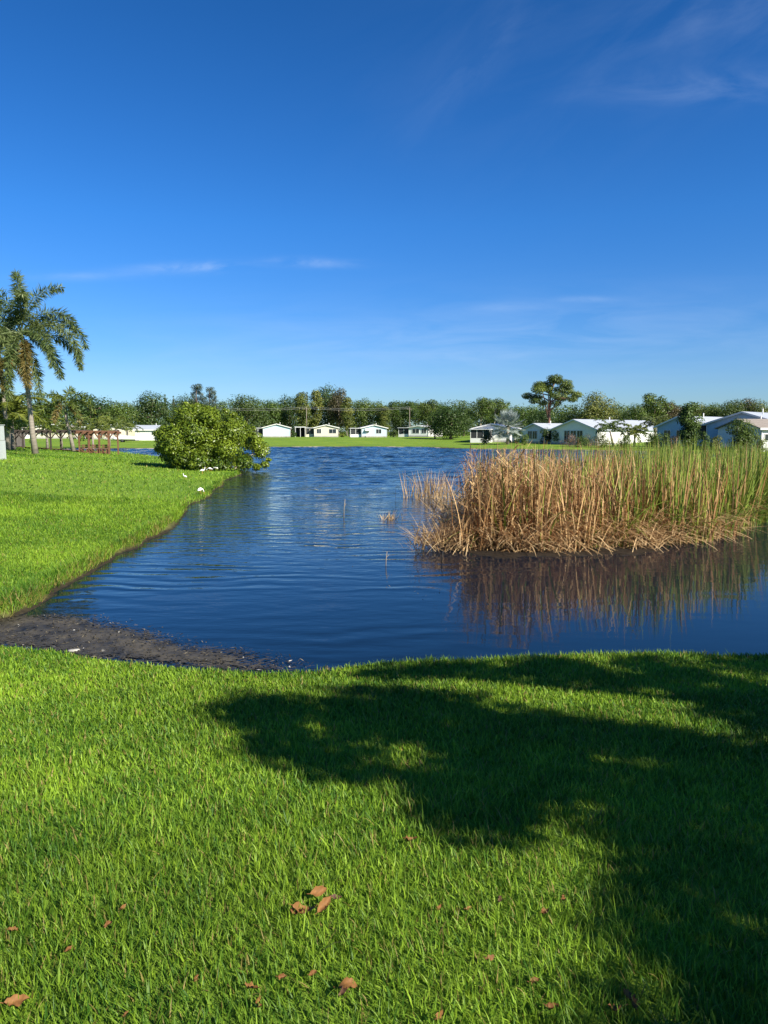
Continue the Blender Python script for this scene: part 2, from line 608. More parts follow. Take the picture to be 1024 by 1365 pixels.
def water_mat():
    m = bpy.data.materials.new('pond_water')
    m.use_nodes = True
    n, l = m.node_tree.nodes, m.node_tree.links
    b = n['Principled BSDF']
    b.inputs['Base Color'].default_value = (0.003, 0.009, 0.018, 1)
    b.inputs['Roughness'].default_value = 0.03
    b.inputs['IOR'].default_value = 1.333
    b.inputs['Specular IOR Level'].default_value = 0.5
    geo = n.new('ShaderNodeNewGeometry')
    sep = n.new('ShaderNodeSeparateXYZ')
    l.new(geo.outputs['Position'], sep.inputs[0])
    mm = lambda op, a, b_=None, c=False: M(op, a, b_, n, l, c)

    def noise(scl, rot, scale, detail, rough=0.5, dist=0.0):
        mp = n.new('ShaderNodeMapping')
        mp.inputs['Scale'].default_value = scl
        mp.inputs['Rotation'].default_value = (0, 0, rot)
        l.new(geo.outputs['Position'], mp.inputs['Vector'])
        t = n.new('ShaderNodeTexNoise')
        t.inputs['Scale'].default_value = scale
        t.inputs['Detail'].default_value = detail
        t.inputs['Roughness'].default_value = rough
        t.inputs['Distortion'].default_value = dist
        l.new(mp.outputs[0], t.inputs['Vector'])
        return mm('SUBTRACT', t.outputs[0], 0.5)

    def mr(v, a, b_, lo=0.0, hi=1.0):
        r = n.new('ShaderNodeMapRange')
        r.interpolation_type = 'SMOOTHSTEP'
        for k, x in (('From Min', a), ('From Max', b_), ('To Min', lo), ('To Max', hi)):
            r.inputs[k].default_value = x
        l.new(v, r.inputs['Value'])
        return r.outputs[0]
    y = sep.outputs['Y']
    # calm swell rings running into the sheltered end
    cx = mm('SUBTRACT', sep.outputs['X'], -2.0)
    cy = mm('MULTIPLY', mm('SUBTRACT', y, 34.0), 1.0)
    r = mm('SQRT', mm('ADD', mm('MULTIPLY', mm('POWER', mm('ABSOLUTE', cx), 2.0), 0.55), mm('POWER', mm('ABSOLUTE', cy), 2.0)))
    r = mm('ADD', r, mm('MULTIPLY', noise((1, 1, 1), 0, 0.35, 2), 2.4))
    ring = mm('SINE', mm('MULTIPLY', r, 2 * math.pi / 0.62))
    ring2 = mm('SINE', mm('MULTIPLY', r, 2 * math.pi / 0.41))
    amp = mm('MULTIPLY', mr(noise((1, 1, 1), 0, 0.22, 3), -0.14, 0.14), mr(y, 7.5, 13.0, 0.35, 1.0))
    amp = mm('MULTIPLY', amp, mr(sep.outputs['X'], 0.5, 4.0, 1.0, 0.12))
    ring = mm('MULTIPLY', mm('ADD', mm('MULTIPLY', ring, 0.0042), mm('MULTIPLY', ring2, 0.0016)), amp)
    fine = mm('MULTIPLY', noise((0.6, 1.4, 1), 0.05, 2.6, 3), mm('MULTIPLY', mr(y, 9.0, 20.0, 0.006, 0.035), mr(sep.outputs['X'], 0.0, 2.5, 1.0, 0.35)))
    far = mm('MULTIPLY', noise((0.45, 1.0, 1), 0.12, 1.5, 4, 0.62, 0.4), mr(y, 18.0, 42.0, 0.0, 0.12))
    gust = mr(noise((0.35, 1.0, 1), 0.05, 0.09, 3), -0.16, 0.12, 0.35, 1.0)
    far = mm('MULTIPLY', far, gust)
    h = mm('ADD', mm('ADD', ring, fine), far)
    bp = n.new('ShaderNodeBump')
    bp.inputs['Strength'].default_value = 1.0
    bp.inputs['Distance'].default_value = 1.0
    l.new(h, bp.inputs['Height'])
    l.new(bp.outputs[0], b.inputs['Normal'])
    return m


wx_ = np.arange(-70, 60.01, 0.30)
wy_ = np.concatenate([np.arange(5, 13, 0.5), np.arange(13, 60, 0.14), np.arange(60, 131, 0.2)])
A, B = np.meshgrid(wx_, wy_)
A, B = A.ravel(), B.ravel()
amp = 0.045 * sstep((B - 15) / 34.0) * (0.45 + 0.9 * fbm(A * 0.5, B, 9.0))
amp *= 1 - 0.8 * (1 - sstep((A + 8.5) / 6.5)) * (1 - sstep((B - 44) / 8.0))
zw = np.zeros(len(A))
for th, lam, k_, sd0 in ((0.10, 2.3, 0.6, 0), (-0.22, 1.5, 0.5, 50), (0.35, 1.15, 0.4, 90), (-0.05, 3.6, 0.5, 20)):
    u_ = A * math.sin(th) + B * math.cos(th) + 1.8 * fbm(A + sd0, B + sd0, 3.2)
    zw += k_ * np.sin(2 * np.pi * u_ / lam + 9 * vnoise(A - sd0, B, 5.0))
zw += 1.6 * (fbm(A * 0.7, B, 0.9) - 0.5)
zw = zw * amp
nw = len(wx_)
idx = (np.arange(len(wy_) - 1)[:, None] * nw + np.arange(nw - 1)[None, :]).ravel()
water = link('water', np_mesh('water', np.stack([A, B, zw], 1), np.stack([idx, idx + 1, idx + nw + 1, idx + nw], 1), None, True), None, [water_mat()])
tag(water, 'dark blue rippled pond water between the lawns', 'water', kind='structure')

# ------------------------------------------------------------------ lawn grass
rng = np.random.default_rng(5)


def grass_cols(x, y, n, dry=0.0):
    p = np.clip(0.40 * fbm(x, y, 1.2) + 0.35 * fbm(x + 40, y, 0.35) + 0.25 * fbm(x + 11, y + 5, 3.4), 0, 1)
    t = np.clip((p - 0.30) * 2.2 + rng.normal(0, 0.27, n), 0, 1)
    c = lerp((0.045, 0.128, 0.012), (0.262, 0.405, 0.030), t)
    k = rng.random(n) < (0.03 + dry)
    c[k] = lerp((0.30, 0.24, 0.08), (0.20, 0.17, 0.04), rng.random(k.sum()))
    return c


def scatter(n, xr, yr, weight):
    x = rng.uniform(*xr, n)
    y = rng.uniform(*yr, n)
    k = rng.random(n) < weight(x, y)
    return x[k], y[k]


# lawn at the camera's feet
def w_near(x, y):
    inview = np.where(np.abs(x) < 0.62 * y + 1.3, 1.0, 0.22)   # thinner beyond the sides of the view
    return inview * np.clip((2.6 / np.maximum(np.hypot(x * 0.7, y), 1.4)) ** 0.9, 0.2, 1.0)


x, y = scatter(1750000, (-10.5, 13.5), (0.6, 9.2), w_near)
s = sdist(x, y)
k = (s > 0.03) & ~((x < -4.5) & (y > 8.4))
x, y, s = x[k], y[k], s[k]
n = len(x)
tuft = fbm(x + 9, y + 3, 0.55)
L = rng.uniform(0.030, 0.084, n) * (0.6 + 0.75 * tuft) * np.clip(1.12 - 0.05 * y, 0.75, 1.0)
tall = rng.random(n) < 0.008
L[tall] *= 1.8
edge_tall = (s < 0.35) & (x > -0.6)
L[edge_tall] *= 1.25
Wd = rng.uniform(0.0038, 0.0078, n) * np.clip(y / 3.2, 0.85, 1.9)
broad = rng.random(n) < 0.07
Wd[broad] *= 1.7
P = np.stack([x, y, height(x, y) - 0.005], 1)
V, Q = blades(P, rng.uniform(0, 2 * np.pi, n), L, Wd, rng.uniform(0.03, 0.58, n), rng.uniform(0.0, 0.42, n), rng, K=3)
C = grass_cols(x, y, n, dry=0.03) * (0.70 + 0.55 * fbm(x + 23, y + 9, 2.2))[:, None]
C = rep(C, 8)
o = link('lawn_grass', np_mesh('lawn_grass', V, Q, C), None, [GRASS])
tag(o, 'thick bright green lawn grass sloping down to the water, half in tree shade', 'grass', kind='stuff')


# lawn across the cove
def w_left(x, y):
    d = np.hypot(x, y)
    inview = (x > -0.60 * y - 2.5)
    return inview * np.clip((10.5 / d) ** 1.7, 0, 1)


x, y = scatter(1500000, (-58, -3.5), (8.8, 92), lambda a, b: w_left(a, b))
s = sdist(x, y)
k = (s > -0.15) & (height(x, y) > 0.035) & ~((x < -18) & (y > 88))
x, y, s = x[k], y[k], s[k]
x2, y2 = scatter(260000, (-14, -4), (8.8, 24), lambda a, b: ((a > -0.6 * b - 2) * np.clip((10 / b) ** 1.2, 0, 1)))
s2 = sdist(x2, y2)
k = (s2 > -0.15) & (height(x2, y2) > 0.03)
x, y, s = np.r_[x, x2[k]], np.r_[y, y2[k]], np.r_[s, s2[k]]
n = len(x)
d = np.hypot(x, y)
L = rng.uniform(0.05, 0.11, n) * np.clip(d / 18.0, 0.9, 1.5) * (1 + 0.7 * (s < 0.3))
Wd = rng.uniform(0.010, 0.018, n) * np.clip(d / 14.0, 0.8, 5.0)
P = np.stack([x, y, height(x, y) - 0.01], 1)
# longer blades hanging over the lip of the bank
x3, y3 = scatter(420000, (-14, -3.6), (8.8, 46), lambda a, b: np.clip((11 / b) ** 0.9, 0, 1))
s3 = sdist(x3, y3)
h3 = height(x3, y3)
k = (s3 > -0.2) & (s3 < 0.22) & (h3 > 0.015) & (fbm(x3, y3, 0.5) + rng.normal(0, 0.1, len(x3)) > 0.36)
x3, y3, s3 = x3[k], y3[k], s3[k]
n3 = len(x3)
x, y, s = np.r_[x, x3], np.r_[y, y3], np.r_[s, s3]
L = np.r_[L, rng.uniform(0.09, 0.21, n3)]
Wd = np.r_[Wd, rng.uniform(0.009, 0.015, n3) * np.clip(y3 / 14, 0.9, 3)]
P = np.concatenate([P, np.stack([x3, y3, height(x3, y3) - 0.01], 1)])
n = len(x)
V, Q = blades(P, rng.uniform(0, 2 * np.pi, n), L, Wd, rng.uniform(0.1, 0.8, n), rng.uniform(0, 0.4, n), rng, K=2)
C = grass_cols(x * 0.3, y * 0.3, n) * (0.78 + 0.40 * fbm(x + 17, y * 1.6, 6.0))[:, None]
dryk = (s + rng.normal(0, 0.06, n) < 0.05) & (fbm(x, y, 2.5) + rng.normal(0, 0.06, n) > 0.50)
dryk &= rng.random(n) < 0.38
C[dryk] = lerp((0.30, 0.22, 0.07), (0.17, 0.20, 0.035), rng.random(dryk.sum()))
o = link('bank_grass', np_mesh('bank_grass', V, Q, rep(C, 6)), None, [GRASS])
tag(o, 'short sunny grass on the lawn across the cove, straw coloured at the waterline', 'grass', kind='stuff')
print('blades', n)

# ------------------------------------------------------------------ cattails
rng = np.random.default_rng(21)


def reed_bed(name, pts, L, cols, lean=(0.0, 0.16), bend=(0.0, 0.35), w=(0.016, 0.028), K=5, prefer=None):
    n = len(pts)
    head = rng.uniform(0, 2 * np.pi, n) if prefer is None else rng.normal(prefer, 1.0, n)
    V, Q = blades(pts, head, L, rng.uniform(*w, n), rng.uniform(*lean, n) if isinstance(lean, tuple) else lean,
                  rng.uniform(*bend, n) ** 1.5, rng, K=K, taper=3.0)
    return V, Q, rep(cols, (K + 1) * 2)


def join(*bits):
    Vs, Qs, Cs, o = [], [], [], 0
    for v, q, c in bits:
        Vs.append(v)
        Qs.append(q + o)
        Cs.append(c)
        o += len(v)
    return np.concatenate(Vs), np.concatenate(Qs), np.concatenate(Cs)


def reed_colour(n, green):
    """green: 0..1 per blade, the chance that it is still green"""
    g = rng.random(n) < green
    tan = lerp((0.21, 0.092, 0.030), (0.60, 0.40, 0.19), rng.random(n) ** 1.25)
    grn = lerp((0.065, 0.135, 0.016), (0.25, 0.30, 0.045), rng.random(n))
    return np.where(g[:, None], grn, tan)


# footprint of the bed, front edge nearest the camera
BED = [(605, 731), (680, 736), (760, 735), (860, 729), (940, 722), (985, 714), (1040, 690)]
front = np.array([G(a, b)[:2] for a, b in BED] + [(14.0, 17.5)])


def bed_front(x):
    return np.interp(x, front[:, 0], front[:, 1])


n = 25000
x = rng.uniform(1.45, 15.0, n)
dep = rng.uniform(0, 1, n) ** 1.35 * 9.0
lf = 1.5 + 0.02 * dep
y = bed_front(x) + 0.05 + dep + (fbm(x, x * 0, 0.9) - 0.5) * 0.9
clump = fbm(x + 5, y, 0.8)
k = (x > lf + (y - 14) * 0.155 + (rng.random(n) - 0.5) * 0.5) & (clump + rng.random(n) * 0.35 > 0.42) & (sdist(x, y) < 0.2)
x, y, dep, clump = x[k], y[k], dep[k], clump[k]
n = len(x)
left = np.clip((x - 1.4) / 6.6, 0, 1)
L = (rng.uniform(1.3, 2.4, n) * (0.66 + 0.66 * clump)) * (0.90 + 0.12 * left)
L = np.minimum(L, rng.uniform(2.2, 2.55, n))
short = rng.random(n) < 0.30 * (1 - left)
L[short] *= rng.uniform(0.35, 0.7, short.sum())
green = np.clip(0.04 + 0.80 * left ** 1.6 + (clump - 0.5) * 0.5 + np.clip(dep - 3, 0, 4) * 0.05, 0.04, 0.95)
P = np.stack([x, y, np.full(n, -0.05)], 1)
arch = rng.random(n) < 0.38 + 0.16 * (1 - left)
L[arch] *= rng.uniform(0.55, 1.0, arch.sum())
L[arch & (x < 2.4)] *= 0.7
bd = np.where(arch, rng.uniform(0.45, 1.15, n), rng.uniform(0.0, 0.28, n) ** 1.3)
ln = np.abs(rng.normal(0, 0.085 + 0.05 * (1 - left), n))
V, Q = blades(P, rng.uniform(0, 2 * np.pi, n), L, rng.uniform(0.018, 0.036, n), ln, bd, rng, K=7, taper=3.0)
a = (V, Q, rep(reed_colour(n, green), 16))
o = link('cattail_reeds', np_mesh('cattail_reeds', *a), None, [DRY])
tag(o, 'tall cattail reeds standing in the water, brown on one side turning green toward the other', 'reeds', kind='stuff')

# broken, bent over dead leaves at the foot of the bed
n = 9500
x = rng.uniform(1.0, 8.6, n)
y = bed_front(x) - 0.02 + rng.gamma(1.8, 0.6, n) + (fbm(x, x * 0, 0.7) - 0.5) * 0.7
k = (x > 1.1 + (y - 14) * 0.1)
x, y = x[k], y[k]
n = len(x)
L = rng.uniform(0.2, 0.8, n)
P = np.stack([x, y, rng.uniform(-0.03, 0.55, n) * np.clip((y - bed_front(x) + 0.5) / 1.0, 0.05, 1)], 1)
a = reed_bed('b', P, L, lerp((0.30, 0.17, 0.075), (0.66, 0.49, 0.27), rng.random(n)), lean=(0.5, 1.85), bend=(0.0, 0.9), w=(0.016, 0.032), K=5)
x = rng.uniform(1.2, 8.6, 17000)
y = bed_front(x) + rng.gamma(1.8, 0.7, len(x))
lf_ = np.clip((x - 1.4) / 6.6, 0, 1)
zt = 2.0 * rng.random(len(x)) ** 1.25 * (0.75 + 0.5 * fbm(x + 5, y, 0.8))
k = (x > 1.5 + (y - 14) * 0.155) & (rng.random(len(x)) < 1.0 - np.clip(1.25 * lf_, 0, 0.93) * np.clip(zt / 1.1, 0, 1) - 0.35 * np.clip(zt / 1.8, 0, 1))
x, y, zt = x[k], y[k], zt[k]
n = len(x)
b_ = reed_bed('c', np.stack([x, y, zt], 1), rng.uniform(0.14, 0.55, n), lerp((0.17, 0.08, 0.03), (0.62, 0.43, 0.21), rng.random(n) ** 1.2), lean=(0.1, 2.6), bend=(0.0, 1.3), w=(0.012, 0.028), K=5)
a = join(a, b_)
o = link('dead_reed_litter', np_mesh('dead_reed_litter', *a), None, [DRY])
tag(o, 'tangle of broken curled straw coloured reed leaves about the foot of the cattails', 'reed litter', kind='stuff')

# dark floating muck along the front of the bed
MUCK = mat('wet_muck', (0.022, 0.017, 0.012), 0.55, 0.35, 0.6, 9.0, bump=0.03)


def mat_patch(name, outline_fn, x0, x1, y0, y1, dx, material, top=0.03, seed=0.0, flat=False):
    """low lumpy sheet floating on the water, kept where outline_fn > 0"""
    xs, ys = np.arange(x0, x1, dx), np.arange(y0, y1, dx)
    A, B = np.meshgrid(xs, ys)
    val = outline_fn(A, B)
    z = np.clip(val, -3, 1) * 0.05 + (fbm(A + seed, B, 0.35) - 0.45) * 0.06
    z = np.minimum(z, top)
    nxx = len(xs)
    idx = (np.arange(len(ys) - 1)[:, None] * nxx + np.arange(nxx - 1)[None, :]).ravel()
    q = np.stack([idx, idx + 1, idx + nxx + 1, idx + nxx], 1)
    keep = (z.ravel()[q] > -0.02).any(axis=1)
    if flat:
        z = 0.004 + np.clip(z, 0, 0.012)
        keep = (val.ravel()[q] > 0.0).any(axis=1)
    me = np_mesh(name, np.stack([A.ravel(), B.ravel(), z.ravel()], 1), q[keep], None, True)
    at = me.attributes.new('Cov', 'FLOAT', 'POINT')
    at.data.foreach_set('value', np.clip(val * 0.78, 0, 1).ravel().astype(np.float32))
    return link(name, me, None, [material])


def muck_fn(a, b):
    f = bed_front(a)
    e = 1.0 - np.abs(b - (f - 0.30)) / 0.7
    env = sstep((a - 1.3) / 0.7) * sstep((6.6 - a) / 1.8)
    return e * env - 0.44 + (fbm(a, b * 2, 0.5) - 0.5) * 1.2 * env


o = mat_patch('floating_muck', muck_fn, 0.8, 8.4, 12.3, 16.5, 0.045, MUCK)
tag(o, 'dark floating muck and rotted stalks along the water front of the cattails', 'muck', kind='stuff')


def tuft(name, px, py, n, Lr, spread, lean, label, cat, cols=((0.26, 0.15, 0.06), (0.52, 0.38, 0.2)), w=(0.010, 0.02), bend=(0, 0.4), up=0.0):
    c = G(px, py)
    t = empty(name, (c[0], c[1], 0), 0, label, cat)
    pts = np.stack([rng.normal(0, spread[0], n), rng.normal(0, spread[1], n), rng.uniform(-0.04, up, n)], 1)
    a = reed_bed('t', pts, rng.uniform(*Lr, n), lerp(*cols, rng.random(n)), lean=lean, bend=bend, w=w, K=4)
    o = link('stalks', np_mesh(name, *a), t, [DRY])
    return t


tuft('dry_reed_tuft', 575, 664, 240, (0.5, 1.25), (0.5, 0.5), (0.0, 0.5), 'separate tuft of thin pale dead reeds standing in open water beside the cattails', 'reeds', w=(0.012, 0.024))
tuft('dry_reed_tuft', 580, 731, 330, (0.25, 0.75), (0.26, 0.26), (0.3, 1.5), 'low collapsed heap of dead straw reeds at the near corner of the cattails', 'reeds', up=0.18)
tuft('dry_reed_tuft', 608, 690, 260, (0.3, 1.0), (0.4, 0.7), (0.2, 1.3), 'bent dead reeds leaning out over the water from the brown end of the cattails', 'reeds', up=0.2, w=(0.014, 0.026))
tuft('dry_reed_tuft', 519, 692, 60, (0.15, 0.42), (0.12, 0.12), (0.1, 1.4), 'small brown tuft of dead reeds alone in open water', 'reeds')


def stick(px, py, h, lean, label, r=0.012, col=None):
    c = G(px, py)
    mb = MB()
    mb.tube([(0, 0, -0.2), (lean * 0.4, 0, h * 0.5), (lean, 0, h)], [r, r * 0.9, r * 0.6], 6)
    mb.tube([(lean * 0.4, 0, h * 0.55), (lean * 0.4 + 0.05, 0.02, h * 0.75)], [r * 0.7, r * 0.4], 5)
    o = mb.build('water_stick', col or mat('dead_stick', (0.26, 0.22, 0.17), 0.8, 0.2, 0.5, 20))
    o.location = (c[0], c[1], 0)
    return tag(o, label, 'stick')


stick(458, 690, 0.55, 0.05, 'thin grey stick standing upright far out in the rippled open water', 0.014)
stick(514, 754, 0.27, 0.03, 'pale broken stick poking up from the calm water in front of the small tuft', 0.010)
stick(588, 752, 0.26, 0.04, 'short dark stub rising beside the collapsed heap of dead reeds', 0.012, MUCK)

# scum drifted into the cove
SCUM = mat('pond_scum', (0.074, 0.061, 0.037), 0.55, 0.3, 0.8, 3.0, bump=0.015, dark=(0.007, 0.008, 0.009))


def holes(m, lo=0.0, hi=1.0, scale=26.0):
    """lets the water show through fine gaps, more of them where the Cov attribute is low"""
    n, l = m.node_tree.nodes, m.node_tree.links
    at = n.new('ShaderNodeAttribute')
    at.attribute_name = 'Cov'
    geo = n.new('ShaderNodeNewGeometry')
    mp = n.new('ShaderNodeMapping')
    mp.inputs['Scale'].default_value = (0.6, 1.2, 1)
    l.new(geo.outputs['Position'], mp.inputs['Vector'])
    nz = n.new('ShaderNodeTexNoise')
    nz.inputs['Scale'].default_value = scale
    nz.inputs['Detail'].default_value = 5
    nz.inputs['Roughness'].default_value = 0.7
    l.new(mp.outputs[0], nz.inputs['Vector'])
    th = M('ADD', M('MULTIPLY', at.outputs['Fac'], 0.5, n, l), 0.28, n, l)
    keep = M('LESS_THAN', nz.outputs[0], th, n, l)
    tr = n.new('ShaderNodeBsdfTransparent')
    mx = n.new('ShaderNodeMixShader')
    l.new(keep, mx.inputs[0])
    l.new(tr.outputs[0], mx.inputs[1])
    l.new(n['Principled BSDF'].outputs[0], mx.inputs[2])
    l.new(mx.outputs[0], n['Material Output'].inputs['Surface'])


holes(SCUM)
cove = np.array([G(a, b)[:2] for a, b in ((0, 824), (70, 818), (130, 822), (200, 838), (270, 858), (330, 868), (420, 885), (470, 905), (400, 905), (330, 905), (250, 900), (150, 889), (60, 876), (-60, 866), (-140, 850))])


def poly_sd(poly, x, y):
    global POND
    keep = POND
    POND = poly
    r = -sdist(x, y)
    POND = keep
    return r


def scum_fn(a, b):
    e = poly_sd(cove, a, b)
    fade = sstep((0.9 - a) / 3.4) * 0.65 + 0.35
    return np.minimum(0.25 + e * 1.5, 0.95) * fade + (fbm(a + 4, b * 1.6, 0.6) - 0.5) * 0.55 * (e > -0.25)


o = mat_patch('pond_scum', scum_fn, -6.6, 0.2, 6.2, 10.6, 0.035, SCUM, top=0.016, flat=True)
tag(o, 'brown scum and rotted grass floating in the shallow cove', 'scum', kind='stuff')
# twigs and pale flecks caught in the scum
n = 9000
x = rng.uniform(-6, 0.4, n)
y = rng.uniform(6.4, 10.2, n)
k = (poly_sd(cove, x, y) > -0.12 + 0.25 * rng.random(n)) & (sdist(x, y) < -0.02)
fl = np.array([G(a, b)[:2] for a, b in zip(rng.normal(565, 34, 110), rng.normal(748, 26, 110))])
fl = fl[~((fl[:, 0] > 1.4) & (fl[:, 1] > bed_front(fl[:, 0]) - 0.2))]
x, y = np.r_[x[k], fl[:, 0]], np.r_[y[k], fl[:, 1]]
n = len(x)
P = np.stack([x, y, np.full(n, 0.022)], 1)
N = np.stack([rng.normal(0, 0.25, n), rng.normal(0, 0.25, n), np.ones(n)], 1)
V, Q = cards(P, N, rng.uniform(0.012, 0.07, n), rng.uniform(0.005, 0.018, n), rng, fold=0.03)
C = lerp((0.010, 0.010, 0.008), (0.20, 0.17, 0.11), rng.random(n) ** 2.5)
w_ = rng.random(n) < 0.02
C[w_] = (0.6, 0.58, 0.52)
o = link('floating_debris', np_mesh('floating_debris', V, Q, rep(C, 4)), None, [DRY])
tag(o, 'flecks of twig, leaf and foam floating on the scum of the cove', 'debris', kind='stuff')

mb = MB()
ring_ = [(math.cos(t) * (0.085 + 0.02 * math.sin(3 * t)), math.sin(t) * (0.05 + 0.012 * math.cos(2 * t))) for t in np.linspace(0, 2 * math.pi, 14, endpoint=False)]
vs = [(a, b, 0.02) for a, b in ring_] + [(a * 0.75, b * 0.7, 0.045 + 0.01 * math.sin(9 * a)) for a, b in ring_] + [(0, 0, 0.05)]
fs = [(i, (i + 1) % 14, 14 + (i + 1) % 14, 14 + i) for i in range(14)] + [(14 + i, 14 + (i + 1) % 14, 28) for i in range(14)]
mb.add(vs, fs, 0, True)
o = mb.build('foam_scrap', mat('white_foam', (0.42, 0.41, 0.37), 0.6, 0.3, 0.45, 30))
c = G(98, 867, 0.02)
o.location = (c[0], c[1], 0.0)
o.scale = (0.8, 0.7, 0.7)
tag(o, 'small white scrap of foam floating on the scum in the cove', 'foam scrap')

# ------------------------------------------------------------------ trees
def crown_mesh(name, clumps, per, leaf, c0, c1, rng, squash=0.8, aspect=0.55, fill=0.35, upright=0.6, spread=0.3):
    """leaf cards spread through a set of clumps (x, y, z, r)"""
    Ps, Ns, Ts = [], [], []
    vol = sum(c[3] ** 2 for c in clumps)
    for (cx, cy, cz, r) in clumps:
        n = max(20, int(per * len(clumps) * r * r / vol))
        dvec = unit(rng.normal(size=(n, 3)))
        rad = r * (fill + (1 - fill) * rng.random(n) ** 0.45) * (1 + spread * (rng.random(n) - 0.5))
        p = dvec * rad[:, None] * np.array([1, 1, squash]) + np.array([cx, cy, cz])
        Ps.append(p)
        Ns.append(dvec * 1.1 + rng.normal(size=(n, 3)) * 0.5 + np.array([0, 0, upright]))
        Ts.append(np.clip(rng.normal(0.5, 0.22, n) + rng.normal(0, 0.16), 0, 1))
    P, N, T = np.concatenate(Ps), np.concatenate(Ns), np.concatenate(Ts)
    n = len(P)
    V, Q = cards(P, N, leaf * rng.uniform(0.6, 1.3, n), leaf * aspect * rng.uniform(0.7, 1.2, n), rng)
    return np_mesh(name, V, Q, rep(lerp(c0, c1, T), 4))


def trunk_mb(base, top, r0, limbs, rng, k=7):
    mb = MB()
    base, top = np.array(base, float), np.array(top, float)
    ts = np.linspace(0, 1, 6)
    off = rng.normal(0, 0.02, (6, 3)) * np.linalg.norm(top - base)
    off[0] = off[-1] = 0
    pts = [base + (top - base) * t + off[i] for i, t in enumerate(ts)]
    mb.tube(pts, [r0 * (1.35 if i == 0 else 1.0 - 0.6 * t) for i, t in enumerate(ts)], k)
    for (ex, ey, ez) in limbs:
        e = np.array([ex, ey, ez])
        f = np.clip(0.45 + 0.5 * rng.random(), 0, 0.98)
        st = base + (top - base) * f
        if st[2] > e[2]:
            st[2] = max(base[2] + 0.3 * (top[2] - base[2]), e[2] - 0.4)
        mid = (st + e) / 2 + np.array([0, 0, 0.12 * np.linalg.norm(e - st)])
        mb.tube([st, mid, e], [r0 * 0.42, r0 * 0.3, r0 * 0.1], 5)
    return mb


def make_tree(name, loc, clumps, per, leaf, c0, c1, rng, trunk_top, r0, bark, label, cat='tree', group=None, rz=0.0, lmat=None, base=(0, 0, -0.2), **kw):
    root = empty(name, loc, rz, label, cat, group)
    lim = [clumps[i][:3] for i in rng.permutation(len(clumps))[:14]]
    trunk_mb(base, trunk_top, r0, lim, rng).build('trunk', bark, root)
    link('crown', crown_mesh(name + '_crown', clumps, per, leaf, c0, c1, rng, **kw), root, [lmat or LEAF])
    return root


def ball_clumps(h, w, z0, n, rng, r=(0.16, 0.26), shape='round', d=None):
    """clump centres for a crown: total height h, width w, crown from z0 up"""
    out = []
    ch = h - z0
    for i in range(n):
        t = (i + rng.random()) / n
        a = rng.uniform(0, 2 * math.pi)
        if shape == 'cone':
            zz = t ** 1.1
            rad = (1 - zz) * 0.92 + 0.05
        elif shape == 'column':
            zz = t
            rad = 0.75 * math.sin(math.pi * (0.12 + 0.8 * t)) ** 0.6
        elif shape == 'flat':
            zz = 0.35 + 0.5 * rng.random()
            rad = math.sqrt(rng.random()) * (1.0 - 0.45 * abs(zz - 0.45))
        else:
            zz = 0.12 + 0.76 * t
            rad = math.sqrt(max(0.0, 1 - (2 * zz - 0.95) ** 2)) * (0.55 + 0.45 * rng.random())
        cr = w * rng.uniform(*r) * (1.0 if shape != 'cone' else (1.15 - 0.8 * zz))
        rr = max(0.0, w / 2 * rad - cr * 0.55)
        out.append((math.cos(a) * rr, math.sin(a) * rr, z0 + ch * zz - cr * 0.15, cr))
    return out


rng = np.random.default_rng(8)
# prototypes are made 10 m tall; every far tree is a copy, scaled and turned
DARK0, DARK1 = (0.022, 0.050, 0.012), (0.080, 0.125, 0.024)
MID0, MID1 = (0.034, 0.072, 0.013), (0.12, 0.175, 0.028)
OLIVE0, OLIVE1 = (0.055, 0.085, 0.018), (0.17, 0.19, 0.042)
YEL0, YEL1 = (0.055, 0.095, 0.012), (0.18, 0.21, 0.03)
BLUE0, BLUE1 = (0.030, 0.050, 0.034), (0.075, 0.105, 0.070)
BRN0, BRN1 = (0.040, 0.040, 0.016), (0.11, 0.095, 0.035)


